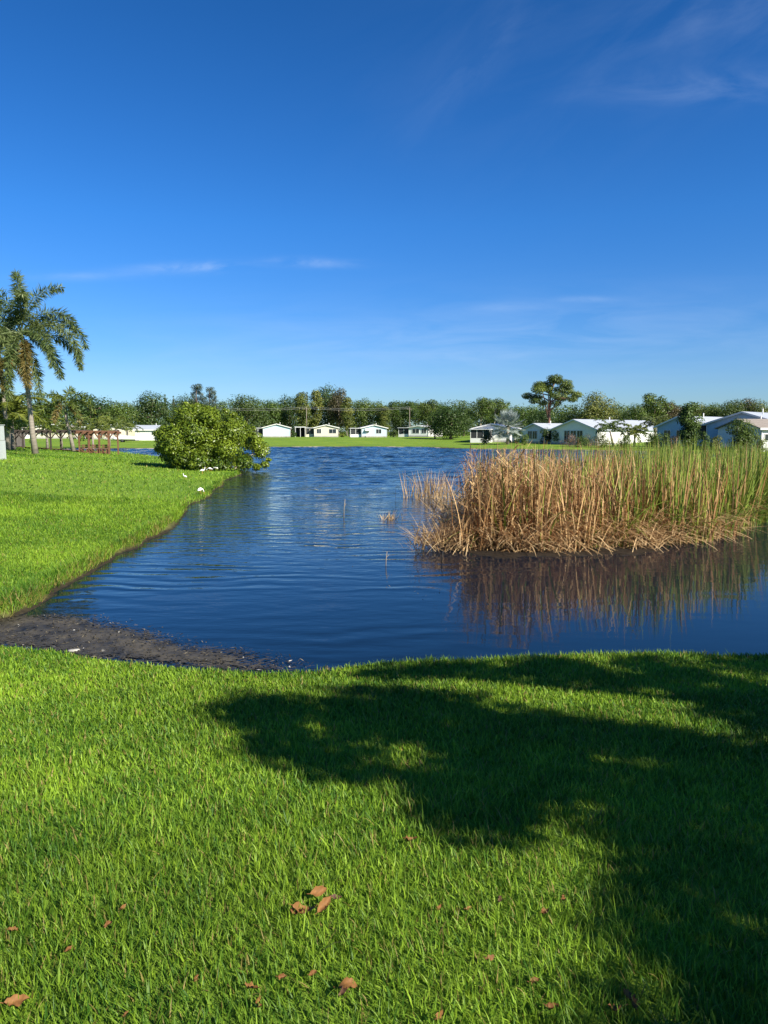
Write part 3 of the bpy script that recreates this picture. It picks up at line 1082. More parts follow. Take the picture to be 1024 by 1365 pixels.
def proto(kind, seed):
    r = np.random.default_rng(seed)
    z = (0, 0, 0)
    if kind == 'oak':
        return make_tree('broadleaf_tree', z, ball_clumps(10, 12, 1.6, 24, r, (0.17, 0.29)), 230, 0.5, DARK0, DARK1, r, (0, 0, 7), 0.32, BARK, None)
    if kind == 'oak_light':
        return make_tree('broadleaf_tree', z, ball_clumps(10, 11, 1.5, 24, r, (0.17, 0.29)), 230, 0.48, MID0, MID1, r, (0.3, 0, 7), 0.3, BARK, None)
    if kind == 'oak_olive':
        return make_tree('broadleaf_tree', z, ball_clumps(10, 12, 1.0, 26, r, (0.17, 0.28)), 230, 0.46, OLIVE0, OLIVE1, r, (0, 0, 7), 0.3, BARK, None)
    if kind == 'pine':
        return make_tree('pine_tree', z, ball_clumps(10, 6.5, 4.2, 20, r, (0.17, 0.27)), 190, 0.42, DARK0, MID1, r, (0, 0, 8.6), 0.2, PALE_BARK, None, aspect=0.35, squash=0.65)
    if kind == 'tall':
        return make_tree('slender_tree', z, ball_clumps(10, 4.6, 2.4, 20, r, (0.2, 0.3), 'column'), 190, 0.4, MID0, OLIVE1, r, (0, 0, 9), 0.16, PALE_BARK, None)
    if kind == 'cone':
        return make_tree('conifer_tree', z, ball_clumps(10, 3.4, 0.8, 26, r, (0.2, 0.26), 'cone'), 80, 0.42, BLUE0, DARK1, r, (0, 0, 9.6), 0.16, BARK, None, aspect=0.3)
    if kind == 'casuarina':
        return make_tree('casuarina_tree', z, ball_clumps(10, 4.4, 1.5, 30, r, (0.11, 0.2), 'column'), 90, 0.6, BLUE0, BLUE1, r, (0, 0, 9.4), 0.17, BARK, None, aspect=0.16, upright=0.0, fill=0.15)
    if kind == 'brown':
        return make_tree('broadleaf_tree', z, ball_clumps(10, 9, 2.0, 24, r, (0.17, 0.28)), 200, 0.45, BRN0, BRN1, r, (0, 0, 7), 0.25, PALE_BARK, None)
    if kind == 'airy':
        return make_tree('airy_tree', z, ball_clumps(10, 8, 2.5, 26, r, (0.11, 0.2)), 95, 0.5, OLIVE0, MID1, r, (0.4, 0, 8), 0.2, BARK, None, fill=0.1)


protos = {}
for kd, sds in (('oak', (1, 2, 3)), ('oak_light', (4, 5, 6)), ('oak_olive', (7, 8)), ('pine', (9, 10, 11)), ('tall', (12, 13)), ('cone', (14,)), ('casuarina', (15, 16)), ('brown', (17,)), ('airy', (18, 19))):
    protos[kd] = [[proto(kd, sd_), 0] for sd_ in sds]


def copy_tree(o, parent=None):
    c = o.copy()
    COL.objects.link(c)
    if parent is not None:
        c.parent = parent
    for ch in o.children:
        copy_tree(ch, c)
    return c


_pick = {}
WNAT = {'oak': 12, 'oak_light': 11, 'oak_olive': 12, 'pine': 6.5, 'tall': 4.6, 'cone': 3.4, 'casuarina': 4.4, 'brown': 9, 'airy': 8}


def far_tree(kind, px, top, wpx, d, label, group='trees standing behind the far houses'):
    """a tree of that kind whose top shows at photo row top and whose crown is wpx photo columns wide"""
    i = _pick.get(kind, 0)
    _pick[kind] = i + 1
    pr = protos[kind][i % len(protos[kind])]
    root = pr[0] if pr[1] == 0 else copy_tree(pr[0])
    pr[1] += 1
    x = PX(px, d)
    z = hz(x, d)
    h = PZ(top, d) - z
    w = wpx / F * d
    root.location = (x, d, z)
    sc = w / WNAT[kind]
    root.scale = (sc, sc, h / 10.0)
    root.rotation_euler = (0, 0, (i * 2.4) % 6.28)
    return tag(root, label, 'tree', group)


T = far_tree
TB = 'trees standing behind the far houses'
# behind the picnic ground
T('oak', 22, 541, 62, 165, 'dark rounded tree behind the grey board fence', TB)
T('oak_light', 70, 534, 56, 170, 'mid green rounded tree behind the pale house with palms before it', TB)
T('oak', 122, 525, 74, 178, 'wide dark oak behind the cream house with the carport', TB)
T('oak_light', 160, 536, 50, 172, 'round tree between the cream house and the white shed', TB)
T('oak', 204, 524, 56, 185, 'dark rounded tree directly behind the white shed', TB)
T('cone', 222, 526, 15, 205, 'small pointed conifer beside the dark tree behind the shed', TB)
T('cone', 233, 528, 14, 212, 'narrower pointed conifer next to the casuarinas', TB)
T('oak', 247, 526, 34, 205, 'rounded dark tree just before the taller casuarina', TB)
T('casuarina', 264, 513, 30, 208, 'taller blue green casuarina rising over the round shrub', TB)
T('casuarina', 281, 517, 30, 214, 'second casuarina, ragged topped, over the round shrub', TB)
T('oak_light', 300, 543, 40, 210, 'low tree in the dip beyond the casuarinas', TB)
# across the lake
T('oak', 330, 527, 58, 222, 'broad dark oak behind the small white house with no windows', TB)
T('oak_light', 362, 533, 46, 232, 'mid green tree over the roof of the small white house', TB)
T('oak', 387, 529, 44, 236, 'dark tree between the small white house and the cream house', TB)
T('tall', 403, 525, 26, 226, 'thin tree standing over the carport of the cream house', TB)
T('cone', 410, 523, 16, 244, 'pointed dark conifer behind the cream house', TB)
T('tall', 421, 521, 26, 232, 'slender tree over the roof ridge of the cream house', TB)
T('oak', 440, 514, 46, 240, 'tallest dark tree of the row across the lake', TB)
T('brown', 452, 516, 32, 230, 'brownish tree at the side of the tallest dark one', TB)
T('tall', 463, 531, 22, 224, 'slender tree in the gap between cream and blue houses', TB)
T('oak_light', 483, 532, 36, 228, 'smooth domed tree behind the pale blue house', TB)
T('pine', 503, 538, 30, 226, 'loose pine over the roof of the pale blue house', TB)
T('tall', 513, 542, 22, 222, 'slender tree at the blank end of the pale blue house', TB)
T('pine', 521, 534, 30, 236, 'pine with clumped crown between the blue house and the flat white one', TB)
T('oak', 534, 540, 36, 240, 'dark round tree behind the screened porch of the last lakeside house', TB)
T('pine', 546, 533, 30, 230, 'high crowned pine over the last lakeside house', TB)
T('pine', 559, 536, 26, 242, 'smaller pine behind the windows of the last lakeside house', TB)
T('pine', 571, 531, 32, 232, 'high crowned pine at the plain end of the last lakeside house', TB)
T('oak_light', 586, 537, 40, 236, 'mid green tree behind the dark spreading lakeside tree', TB)
T('oak', 618, 541, 44, 225, 'dark tree in the gap beside the domed tree', TB)
# nearer, on the far lawn
T('oak', 601, 541, 62, 150, 'dark spreading tree standing low on the lakeside lawn', None)
T('oak_light', 580, 549, 34, 157, 'lighter half of the low trees on the lakeside lawn', None)
T('pine', 641, 528, 40, 165, 'domed pine crown over the house with the silver palm', None)
T('pine', 660, 530, 34, 172, 'second domed pine just behind the silver palm', None)
T('oak', 668, 545, 60, 185, 'dark tree behind the silver fan palm', None)
T('oak_light', 700, 543, 44, 190, 'low green tree between silver palm and lone pine', None)
T('oak', 722, 547, 44, 180, 'dark low tree under the crown of the lone pine', None)
T('oak_light', 757, 549, 50, 170, 'light green low tree beside the lone pine', None)
T('oak_olive', 795, 524, 64, 165, 'big olive green tree over the long white roof', None)
T('oak', 828, 549, 30, 185, 'dark low tree in the sky gap by the olive tree', None)
T('oak_light', 848, 538, 36, 160, 'rounded green tree over the far end of the long roof', None)
T('airy', 869, 521, 46, 162, 'tall open tree with wispy top above the blue gabled house', None)
T('brown', 894, 536, 40, 172, 'brownish tree behind the blue gabled house', None)
T('airy', 887, 531, 30, 180, 'thin open tree beside the wispy topped one', None)
T('oak_olive', 921, 537, 46, 176, 'olive tree behind the glossy tree by the blue house', None)
T('oak_light', 950, 538, 40, 170, 'green rounded tree over the pale metal porch roof', None)
T('oak', 975, 533, 44, 165, 'dark tree behind the peak of the large blue gable', None)
T('brown', 991, 530, 36, 172, 'reddish brown topped tree behind the large blue gable', None)
T('oak_olive', 1012, 534, 46, 168, 'olive tree over the white clapboard house', None)
T('oak', 1045, 532, 50, 170, 'dark tree beyond the white clapboard house', None)

# the low wood behind everything, one mass
rng = np.random.default_rng(31)
cl = []
for px in np.arange(-400, 1900, 4.0):
    d = 262 + rng.uniform(-8, 8)
    if px > 1100:
        d = 120 + (1100 - px) * 0.03 + rng.uniform(-5, 5)
    elif px > 680:
        d = 205 + rng.uniform(-6, 6)
    x = PX(px, d)
    topz = PZ((537 if px < 680 else 542) + rng.uniform(-5, 4), d)
    r = rng.uniform(1.6, 2.8)
    for zz in np.arange(1.5, topz - r * 0.6, 2.6):
        cl.append((x + rng.normal(0, 1), d + rng.normal(0, 2), zz, r))
    cl.append((x, d, topz - r * 0.8, r))
o = link('far_woodland', crown_mesh('far_woodland', cl, 80, 0.62, DARK0, MID1, rng, fill=0.3), None, [LEAF])
tag(o, 'low dark wood closing the view behind all the far houses', 'woodland', kind='stuff')

# lone pine with flat clumps
rng = np.random.default_rng(12)
D = 128.0
pine_px = [(735, 506, 9), (722, 512, 8), (748, 512, 8), (713, 520, 8), (728, 519, 7), (742, 520, 7), (756, 521, 8), (762, 527, 7), (706, 527, 7), (718, 529, 7),
           (733, 528, 7), (748, 530, 8), (757, 533, 6), (709, 535, 6), (722, 537, 6), (740, 538, 6), (727, 513, 7), (744, 506, 7), (716, 515, 6), (752, 517, 6)]
bx, bz = PX(727, D), hz(PX(727, D), D)
cl = [(PX(a, D) - bx, rng.uniform(-3, 3), PZ(b, D) - bz, r / F * D * 1.22) for a, b, r in pine_px]
make_tree('lone_pine', (bx, D, bz), cl, 620, 0.34, DARK0, MID1, rng, (0.7, 0, PZ(520, D) - bz), 0.3, PINE_BARK, 'tall lone pine with a flat topped open crown by the grey gabled house', squash=0.55, aspect=0.35, fill=0.2)

# the round shrub on the lawn's point
rng = np.random.default_rng(14)
D = 44.0
shr = [(228, 580, 17), (240, 566, 18), (258, 556, 17), (275, 552, 15), (292, 556, 15), (306, 566, 15), (318, 576, 15), (330, 588, 14), (338, 602, 13), (334, 614, 13), (318, 616, 14),
       (298, 616, 15), (276, 614, 15), (254, 608, 15), (236, 602, 14), (222, 592, 12), (226, 606, 12), (218, 598, 9), (240, 615, 12), (262, 620, 11), (244, 590, 18), (232, 582, 14), (250, 584, 20), (272, 575, 20), (292, 580, 20), (312, 596, 18), (284, 596, 20), (262, 598, 18),
       (268, 543, 6), (285, 546, 5), (248, 549, 5), (325, 572, 7), (345, 590, 6), (217, 578, 6), (232, 561, 6), (349, 620, 6), (352, 614, 4), (309, 553, 5), (220, 604, 6), (300, 548, 4), (340, 582, 5), (343, 622, 7), (256, 545, 4)]
bx = PX(290, D)
bz = 0.05
cl = []
for a, b, r in shr:
    rr = r / F * D
    for q in range(2 if r > 13 else 1):
        cl.append((PX(a, D) - bx + rng.normal(0, 0.1), rng.uniform(-1, 1) * (2.3 if r > 10 else 1.2), max(0.25, PZ(b, D) - bz), rr * rng.uniform(0.75, 1.0)))
for q in range(90):
    c_ = cl[q % len(cl)]
    dv = rng.normal(size=3) * np.array([1, 0.8, 0.9])
    dv = dv / np.linalg.norm(dv)
    dv[2] = abs(dv[2]) if c_[2] > 1.5 else dv[2] * 0.3
    cl.append((c_[0] + dv[0] * c_[3] * 0.98, c_[1] + dv[1] * c_[3], max(0.2, c_[2] + dv[2] * c_[3] * 1.0), rng.uniform(0.10, 0.2)))
root = empty('pond_apple_shrub', (bx, D, bz), 0, 'big round glossy green shrub overhanging the water at the tip of the lawn', 'shrub')
mb = MB()
for i in range(16):
    e = cl[i * 2 % len(cl)]
    st = (rng.normal(0, 0.5), rng.normal(0, 0.4), -0.3)
    mb.tube([st, ((st[0] + e[0]) / 2 * 0.8, (st[1] + e[1]) / 2, e[2] * 0.55), e[:3]], [0.07, 0.05, 0.015], 5)
mb.build('stem', PALE_BARK, root)
link('crown', crown_mesh('shrub_crown', cl, 520, 0.165, (0.040, 0.085, 0.010), (0.25, 0.33, 0.028), rng, squash=0.9, aspect=0.45, fill=0.3, upright=0.5, spread=0.65), root, [GLOSSY_LEAF])


# ------------------------------------------------------------------ palms
def frond_pts(az, e0, L, droop, n=14, power=1.5):
    p = np.zeros(3)
    pts = [p.copy()]
    for i in range(n):
        t = (i + 0.5) / n
        e = e0 - droop * t ** power
        e = max(e, -1.5)
        p = p + np.array([math.cos(az) * math.cos(e), math.sin(az) * math.cos(e), math.sin(e)]) * L / n
        pts.append(p.copy())
    return np.array(pts)


def frond(origin, az, e0, L, droop, rng, c0, c1, leaf=0.55, width=0.08, per=150, bushy=True, power=1.5):
    pts = frond_pts(az, e0, L, droop, power=power)
    t = rng.uniform(0.14, 1.0, per)
    f = t * (len(pts) - 1)
    i = np.minimum(f.astype(int), len(pts) - 2)
    P = pts[i] + (pts[i + 1] - pts[i]) * (f - i)[:, None]
    Tn = unit(pts[i + 1] - pts[i])
    side = unit(np.cross(Tn, np.array([0.0, 0, 1.0]) + rng.normal(0, 0.01, (per, 3))))
    nrm = np.cross(side, Tn)
    if bushy:
        a = rng.uniform(0, 2 * np.pi, per)
    else:
        a = np.where(rng.random(per) < 0.5, 0.0, np.pi) + rng.normal(0, 0.25, per) + 0.0
    dirv = side * np.cos(a)[:, None] + nrm * np.sin(a)[:, None]
    dirv = unit(dirv * 0.8 + Tn * 0.45 + rng.normal(0, 0.22, (per, 3)) + np.array([0, 0, -0.35]))
    ll = leaf * (0.35 + 0.65 * np.sin(np.pi * np.clip(0.12 + 0.78 * t, 0, 1))) * rng.uniform(0.8, 1.2, per)
    N = np.cross(dirv, rng.normal(size=(per, 3)))
    V, Q = cards(P + dirv * ll[:, None] * 0.5 + np.array(origin), N, ll, width * rng.uniform(0.7, 1.2, per), rng, axis=dirv, fold=0.02)
    C = lerp(c0, c1, np.clip(rng.normal(0.5, 0.25, per), 0, 1))
    return (V, Q, rep(C, 4)), pts + np.array(origin)


FOX0, FOX1 = (0.036, 0.075, 0.018), (0.16, 0.20, 0.07)
OLD0, OLD1 = (0.10, 0.075, 0.02), (0.20, 0.17, 0.05)


def palm(name, loc, trunk, crown_at, fronds, rng, label, r=(0.24, 0.16), leaf=0.6, width=0.09, per=170, bushy=True, shaft=True, cols=(FOX0, FOX1), cat='palm tree', group=None, fruit=0):
    """trunk: list of local points; fronds: (azimuth, elevation, length, droop, old)"""
    root = empty(name, loc, 0, label, cat, group)
    mb = MB()
    m_ = len(trunk)
    mb.tube(trunk, [r[0] * 1.25] + [r[0] + (r[1] - r[0]) * i / (m_ - 1) for i in range(1, m_)], 10)
    mb.build('trunk', PALM_BARK, root)
    if shaft:
        mb = MB()
        a, b = Vector(trunk[-1]), Vector(crown_at)
        mb.tube([a - (b - a) * 0.04, a + (b - a) * 0.4, b], [r[1] * 1.15, r[1] * 1.0, r[1] * 0.4], 8)
        mb.build('crown_shaft', SHAFT, root)
    for (az, e, L, dr, old) in fronds:
        c = (OLD0, OLD1) if old else cols
        az, e, dr = math.radians(az), math.radians(e), math.radians(dr)
        a, pts = frond(crown_at, az, e, L, dr, rng, c[0], c[1], leaf, width, per, bushy)
        o = link('frond', np_mesh('frond', *a), root, [LEAF, SHAFT])
        mb = MB()
        mb.tube(list(pts), list(np.linspace(0.045, 0.008, len(pts))), 5)
        mb.build('rachis', SHAFT, o)
    if fruit:
        bits = []
        mb = MB()
        for i in range(fruit):
            az = rng.uniform(-2.6, -0.4)
            pts = frond_pts(az, 0.1, rng.uniform(1.4, 2.4), 1.9, 8) + np.array(crown_at) - np.array([0, 0, 1.3])
            mb.tube(list(pts), list(np.linspace(0.05, 0.14, len(pts))), 6)
        mb.build('fruit_stalk', mat('palm_fruit', (0.30, 0.13, 0.03), 0.7, 0.3, 0.5, 12), root)
    return root


rng = np.random.default_rng(40)
D = 52.0
bx = PX(46, D)
bz = hz(bx, D)


def loc_px(px, py, dy=0.0):
    return (PX(px, D) - bx, dy, PZ(py, D) - bz)


palm('foxtail_palm', (bx, D, bz - 0.15), [loc_px(47, 602), loc_px(45, 575), loc_px(43, 540), loc_px(41, 505), loc_px(39, 470)], loc_px(38, 442),
     [(180, 78, 5.9, 105, 0), (160, 62, 5.6, 120, 0), (25, 84, 4.9, 85, 0), (120, 88, 5.8, 70, 0), (-60, 80, 4.2, 100, 0), (200, 50, 5.0, 120, 0),
      (0, 56, 5.0, 130, 0), (8, 38, 5.6, 128, 0), (-12, 26, 6.2, 128, 0), (-35, 8, 5.2, 105, 0), (30, 12, 5.2, 110, 0), (185, 22, 5.2, 120, 0),
      (215, 10, 5.2, 115, 0), (150, 20, 5, 120, 0), (-110, 0, 5.2, 95, 0), (-80, -15, 5.2, 75, 0), (-130, -25, 5.2, 65, 0), (-60, -30, 5.0, 60, 1), (-95, -52, 5.2, 38, 0), (-40, -45, 5.0, 45, 0), (60, -10, 4.6, 90, 0)],
     rng, 'tallest palm with bushy drooping fronds and a pale leaning trunk beside the wooden shelter', r=(0.20, 0.13), leaf=0.74, width=0.066, per=450, fruit=4)
D = 60.0
bx = PX(9, D)
bz = hz(bx, D)
palm('foxtail_palm', (bx, D, bz - 0.15), [loc_px(11, 597), loc_px(10, 560), loc_px(9, 525), loc_px(8, 490)], loc_px(8, 468),
     [(180, 60, 5, 110, 0), (0, 70, 4.2, 120, 0), (90, 80, 4.4, 80, 0), (-90, 60, 4.4, 120, 0), (200, 20, 5, 110, 0), (-30, 10, 4.2, 100, 0), (-120, -10, 4.4, 80, 0), (160, 0, 4.6, 90, 0), (-60, -35, 3.8, 55, 1), (20, -30, 3.6, 60, 1)],
     rng, 'palm with a shaggy trunk standing behind the tallest palm', r=(0.18, 0.12), leaf=0.8, width=0.09, per=320)
D = 64.0
bx = PX(97, D)
bz = hz(bx, D)
palm('foxtail_palm', (bx, D, bz - 0.1), [loc_px(98, 600), loc_px(95, 580), loc_px(91, 562), loc_px(90, 548)], loc_px(90, 536),
     [(0, 50, 3.0, 130, 0), (180, 50, 3.0, 130, 0), (90, 70, 2.8, 110, 0), (-90, 45, 2.8, 120, 0), (30, 25, 3.0, 110, 0), (150, 20, 3.0, 110, 0), (-40, 10, 3, 100, 0), (-140, 5, 3, 95, 0), (-100, -20, 2.6, 60, 1), (-20, -25, 2.6, 60, 1)],
     rng, 'short young palm with leaning trunk at the end of the wooden trellis', r=(0.16, 0.12), leaf=0.5, width=0.09, per=150, cols=(MID0, YEL1))


def small_palm(px, base, top, d, spread, label, cols=(MID0, YEL1), n=14, name='queen_palm', trunk_f=0.5, group=None, lean=0.0, leaf=0.5, per=80, seed=0):
    r_ = np.random.default_rng(seed + int(px))
    x = PX(px, d)
    z = hz(x, d)
    h = PZ(top, d) - z
    th = h * trunk_f
    L = spread / F * d * 0.5 * 1.35
    fr = []
    for i in range(n):
        az = i * 137.5 + r_.uniform(-15, 15)
        e = 75 - 80 * (i / n) + r_.uniform(-8, 8)
        fr.append((az, e, L * r_.uniform(0.85, 1.1), 105 if e > 20 else 70, 0))
    return palm(name, (x, d, z - 0.1), [(0, 0, 0), (lean * 0.4, 0, th * 0.5), (lean, 0, th)], (lean, 0, th + 0.3), fr, r_, label, r=(0.17, 0.12), leaf=leaf, width=0.10, per=per, bushy=False, shaft=False, cols=cols, group=group)


small_palm(18, 597, 528, 62, 84, 'yellowish drooping palm over the grey board fence', cols=(YEL0, YEL1), n=24, leaf=0.75, per=150, trunk_f=0.62)
small_palm(63, 590, 546, 96, 54, 'green arching palm behind the trellis post, in front of the pale house', n=16, leaf=0.7)
small_palm(82, 590, 552, 104, 40, 'small palm beside the young leaning palm before the pale house', n=14, leaf=0.7)
small_palm(124, 590, 540, 100, 52, 'palm with spread fronds over the cream carport', n=16, leaf=0.7)
small_palm(146, 590, 546, 112, 46, 'yellow green palm in front of the cream house wall', cols=(YEL0, YEL1), n=16, leaf=0.7)
small_palm(170, 585, 552, 135, 34, 'small palm beside the white shed', n=12, leaf=0.7)
small_palm(818, 590, 560, 104, 40, 'low dark palm against the bright white side wall', cols=(DARK0, MID1), n=14, leaf=0.6, trunk_f=0.62, lean=-0.6)
small_palm(846, 592, 563, 100, 34, 'bushier low palm against the white side wall, nearer the blue house', cols=(MID0, YEL1), n=16, leaf=0.6)
small_palm(873, 590, 551, 103, 40, 'palm with thin trunk between the white house and the blue one', cols=(DARK0, OLIVE1), n=16, leaf=0.6, trunk_f=0.6)


def fan_palm(px, top, d, wpx, label):
    r_ = np.random.default_rng(3)
    x = PX(px, d)
    z = hz(x, d)
    h = PZ(top, d) - z
    R = wpx / F * d / 2
    root = empty('fan_palm', (x, d, z), 0, label, 'palm tree')
    mb = MB()
    th = h - R * 1.25
    mb.tube([(0, 0, -0.2), (0, 0, th * 0.5), (0, 0, th)], [0.3, 0.24, 0.24], 9)
    mb.build('trunk', PALM_BARK, root)
    bits = []
    for i in range(30):
        az = i * 2.399
        e = math.radians(80 - 130 * i / 30)
        dv = np.array([math.cos(az) * math.cos(e), math.sin(az) * math.cos(e), math.sin(e)])
        st = np.array([0, 0, th])
        c = st + dv * R * 0.62
        # one stiff fan: rays about the stalk's tip
        m_ = 26
        a = np.linspace(-2.3, 2.3, m_)
        sd_ = np.cross(dv, [0, 0, 1.0])
        sd_ = sd_ / np.linalg.norm(sd_)
        dirs = dv * np.cos(a)[:, None] + sd_ * np.sin(a)[:, None]
        ll = R * 0.52 * (1 - 0.12 * np.abs(a))
        N = np.cross(dv, sd_) + dirs * 0.2 + r_.normal(0, 0.15, (m_, 3))
        V, Q = cards(c + dirs * ll[:, None] * 0.5, N, ll, 0.16, r_, axis=dirs, fold=0.04)
        C = lerp((0.15, 0.19, 0.18), (0.36, 0.41, 0.38), r_.random(m_))
        o = link('frond', np_mesh('fan_frond', V, Q, rep(C, 4)), root, [LEAF])
        mb = MB()
        mb.tube([st, c], [0.04, 0.02], 5)
        mb.build('stalk', SHAFT, o)
    return root


fan_palm(677, 540, 118, 46, 'silver grey fan palm on the far lawn in front of a white house')

# ------------------------------------------------------------------ shrubs by the houses
rng = np.random.default_rng(50)


def bush(px, base, top, wpx, d, label, c0=MID0, c1=MID1, leaf=0.3, per=70, n=14, name='shrub', stem=0.25, shape='round', cat='shrub', aspect=0.5):
    x = PX(px, d)
    z = hz(x, d)
    h = PZ(top, d) - z
    w = wpx / F * d
    cl = ball_clumps(h, w, h * stem, n, rng, (0.2, 0.3), shape)
    return make_tree(name, (x, d, z), cl, per, leaf, c0, c1, rng, (0, 0, h * 0.6), max(0.05, w * 0.02), BARK, label, cat, aspect=aspect)


bush(919, 590, 539, 36, 84, 'glossy dark small tree standing before the blue gabled house', DARK0, MID1, 0.28, 200, 22, 'small_tree', 0.18, 'column', 'tree')
bush(985, 595, 555, 44, 78, 'dense round dark green bush in front of the large blue gable', DARK0, MID1, 0.2, 260, 22, stem=0.0)
bush(898, 592, 578, 28, 82, 'low purple brown shrub at the foot of the blue gabled house', (0.04, 0.03, 0.02), (0.10, 0.06, 0.03), 0.2, 120, 9, stem=0.0)
bush(872, 592, 576, 26, 92, 'low green bush at the corner of the white side wall', leaf=0.2, per=110, stem=0.0)
bush(954, 592, 580, 20, 82, 'small grey green bush under the dark porch', OLIVE0, OLIVE1, 0.18, 110, 8, stem=0.0)
bush(728, 590, 570, 20, 119, 'dark bush against the trunk foot of the lone pine', DARK0, DARK1, 0.25, 100, 10, stem=0.0)
bush(742, 592, 573, 18, 116, 'dark rounded bush beside the grey gable with big windows', DARK0, MID1, 0.25, 100, 10, stem=0.0)
bush(760, 592, 578, 26, 104, 'pinkish grey low shrub before the windowed gable', (0.10, 0.07, 0.06), (0.22, 0.16, 0.14), 0.16, 110, 9, stem=0.0)
bush(786, 592, 580, 26, 104, 'low tan shrub at the corner of the windowed gable', (0.12, 0.09, 0.05), (0.24, 0.18, 0.10), 0.16, 110, 9, stem=0.0)
bush(648, 590, 572, 22, 122, 'grey green shrub beside the silver palm', OLIVE0, BLUE1, 0.28, 100, 10, stem=0.0)
bush(690, 590, 574, 16, 122, 'dull green shrub between the silver palm and grey house', OLIVE0, MID1, 0.25, 90, 8, stem=0.0)
bush(526, 584, 573, 12, 188, 'dark shrub between the pale blue house and the last lakeside house', DARK0, DARK1, 0.4, 60, 8, stem=0.0)
bush(391, 583, 573, 9, 188, 'dark upright shrub between the white and the cream houses', DARK0, DARK1, 0.4, 60, 7, stem=0.0)
bush(456, 583, 577, 8, 186, 'small shrub at the end wall of the cream house', MID0, YEL1, 0.35, 50, 6, stem=0.0)
bush(775, 594, 581, 20, 100, 'mid green low bush under the gable windows', MID0, MID1, 0.16, 130, 9, stem=0.0)
bush(804, 594, 576, 24, 98, 'rounded leafy bush against the bright white side wall', MID0, YEL1, 0.17, 150, 10, stem=0.0)
bush(832, 594, 579, 22, 96, 'dark low bush between the two palms at the white side wall', DARK0, MID1, 0.17, 140, 9, stem=0.0)
bush(884, 596, 574, 20, 82, 'upright green bush at the corner of the blue gabled house', DARK0, MID1, 0.16, 150, 10, stem=0.0)
bush(938, 596, 573, 24, 78, 'spreading green bush between the glossy tree and dark porch', MID0, MID1, 0.16, 160, 10, stem=0.0)
bush(1010, 598, 577, 22, 72, 'yellow green low bush by the white clapboard house', MID0, YEL1, 0.15, 150, 9, stem=0.0)
bush(700, 592, 578, 18, 114, 'green low bush before the grey gabled house', MID0, MID1, 0.2, 110, 8, stem=0.0)
bush(1060, 600, 560, 50, 66, 'dark bush beyond the white clapboard house', DARK0, MID1, 0.2, 200, 16, stem=0.0)

# ------------------------------------------------------------------ houses
WHITE = mat('white_paint', (0.70, 0.70, 0.68), 0.6, 0.3, 0.08, 3)
CREAM = mat('cream_paint', (0.58, 0.53, 0.41), 0.6, 0.3, 0.08, 3)
PALEBLUE = mat('pale_blue_paint', (0.42, 0.55, 0.62), 0.6, 0.3, 0.08, 3)
BLUE = mat('blue_paint', (0.33, 0.46, 0.57), 0.6, 0.3, 0.10, 3)
GREYBLUE = mat('grey_paint', (0.66, 0.68, 0.71), 0.6, 0.3, 0.08, 3)
ROOFW = mat('white_roof', (0.58, 0.59, 0.60), 0.55, 0.3, 0.15, 1.2)
ROOFG = mat('grey_roof', (0.36, 0.39, 0.44), 0.6, 0.3, 0.15, 1.2)
ROOFB = mat('brown_shingle', (0.30, 0.26, 0.22), 0.8, 0.2, 0.3, 2)
GLASS = mat('dark_glass', (0.02, 0.028, 0.034), 0.08, 0.6)
SCREEN = mat('dark_screen', (0.035, 0.038, 0.04), 0.7, 0.2)
SKIRT = mat('house_skirting', (0.36, 0.35, 0.33), 0.7, 0.2, 0.3, 2)
TRIM = mat('trim_white', (0.62, 0.62, 0.60), 0.5, 0.3)
DARKTIMBER = mat('dark_timber', (0.058, 0.046, 0.038), 0.8, 0.2, 0.4, 4)
ORANGETIMBER = mat('red_brown_timber', (0.17, 0.085, 0.05), 0.75, 0.25, 0.45, 4, stretch=(1, 1, 1))
GREYWOOD = mat('weathered_board', (0.15, 0.135, 0.12), 0.85, 0.2, 0.5, 3, stretch=(5, 5, 0.5))


def lap_siding(mb, x0, x1, z0, z1):
    pass


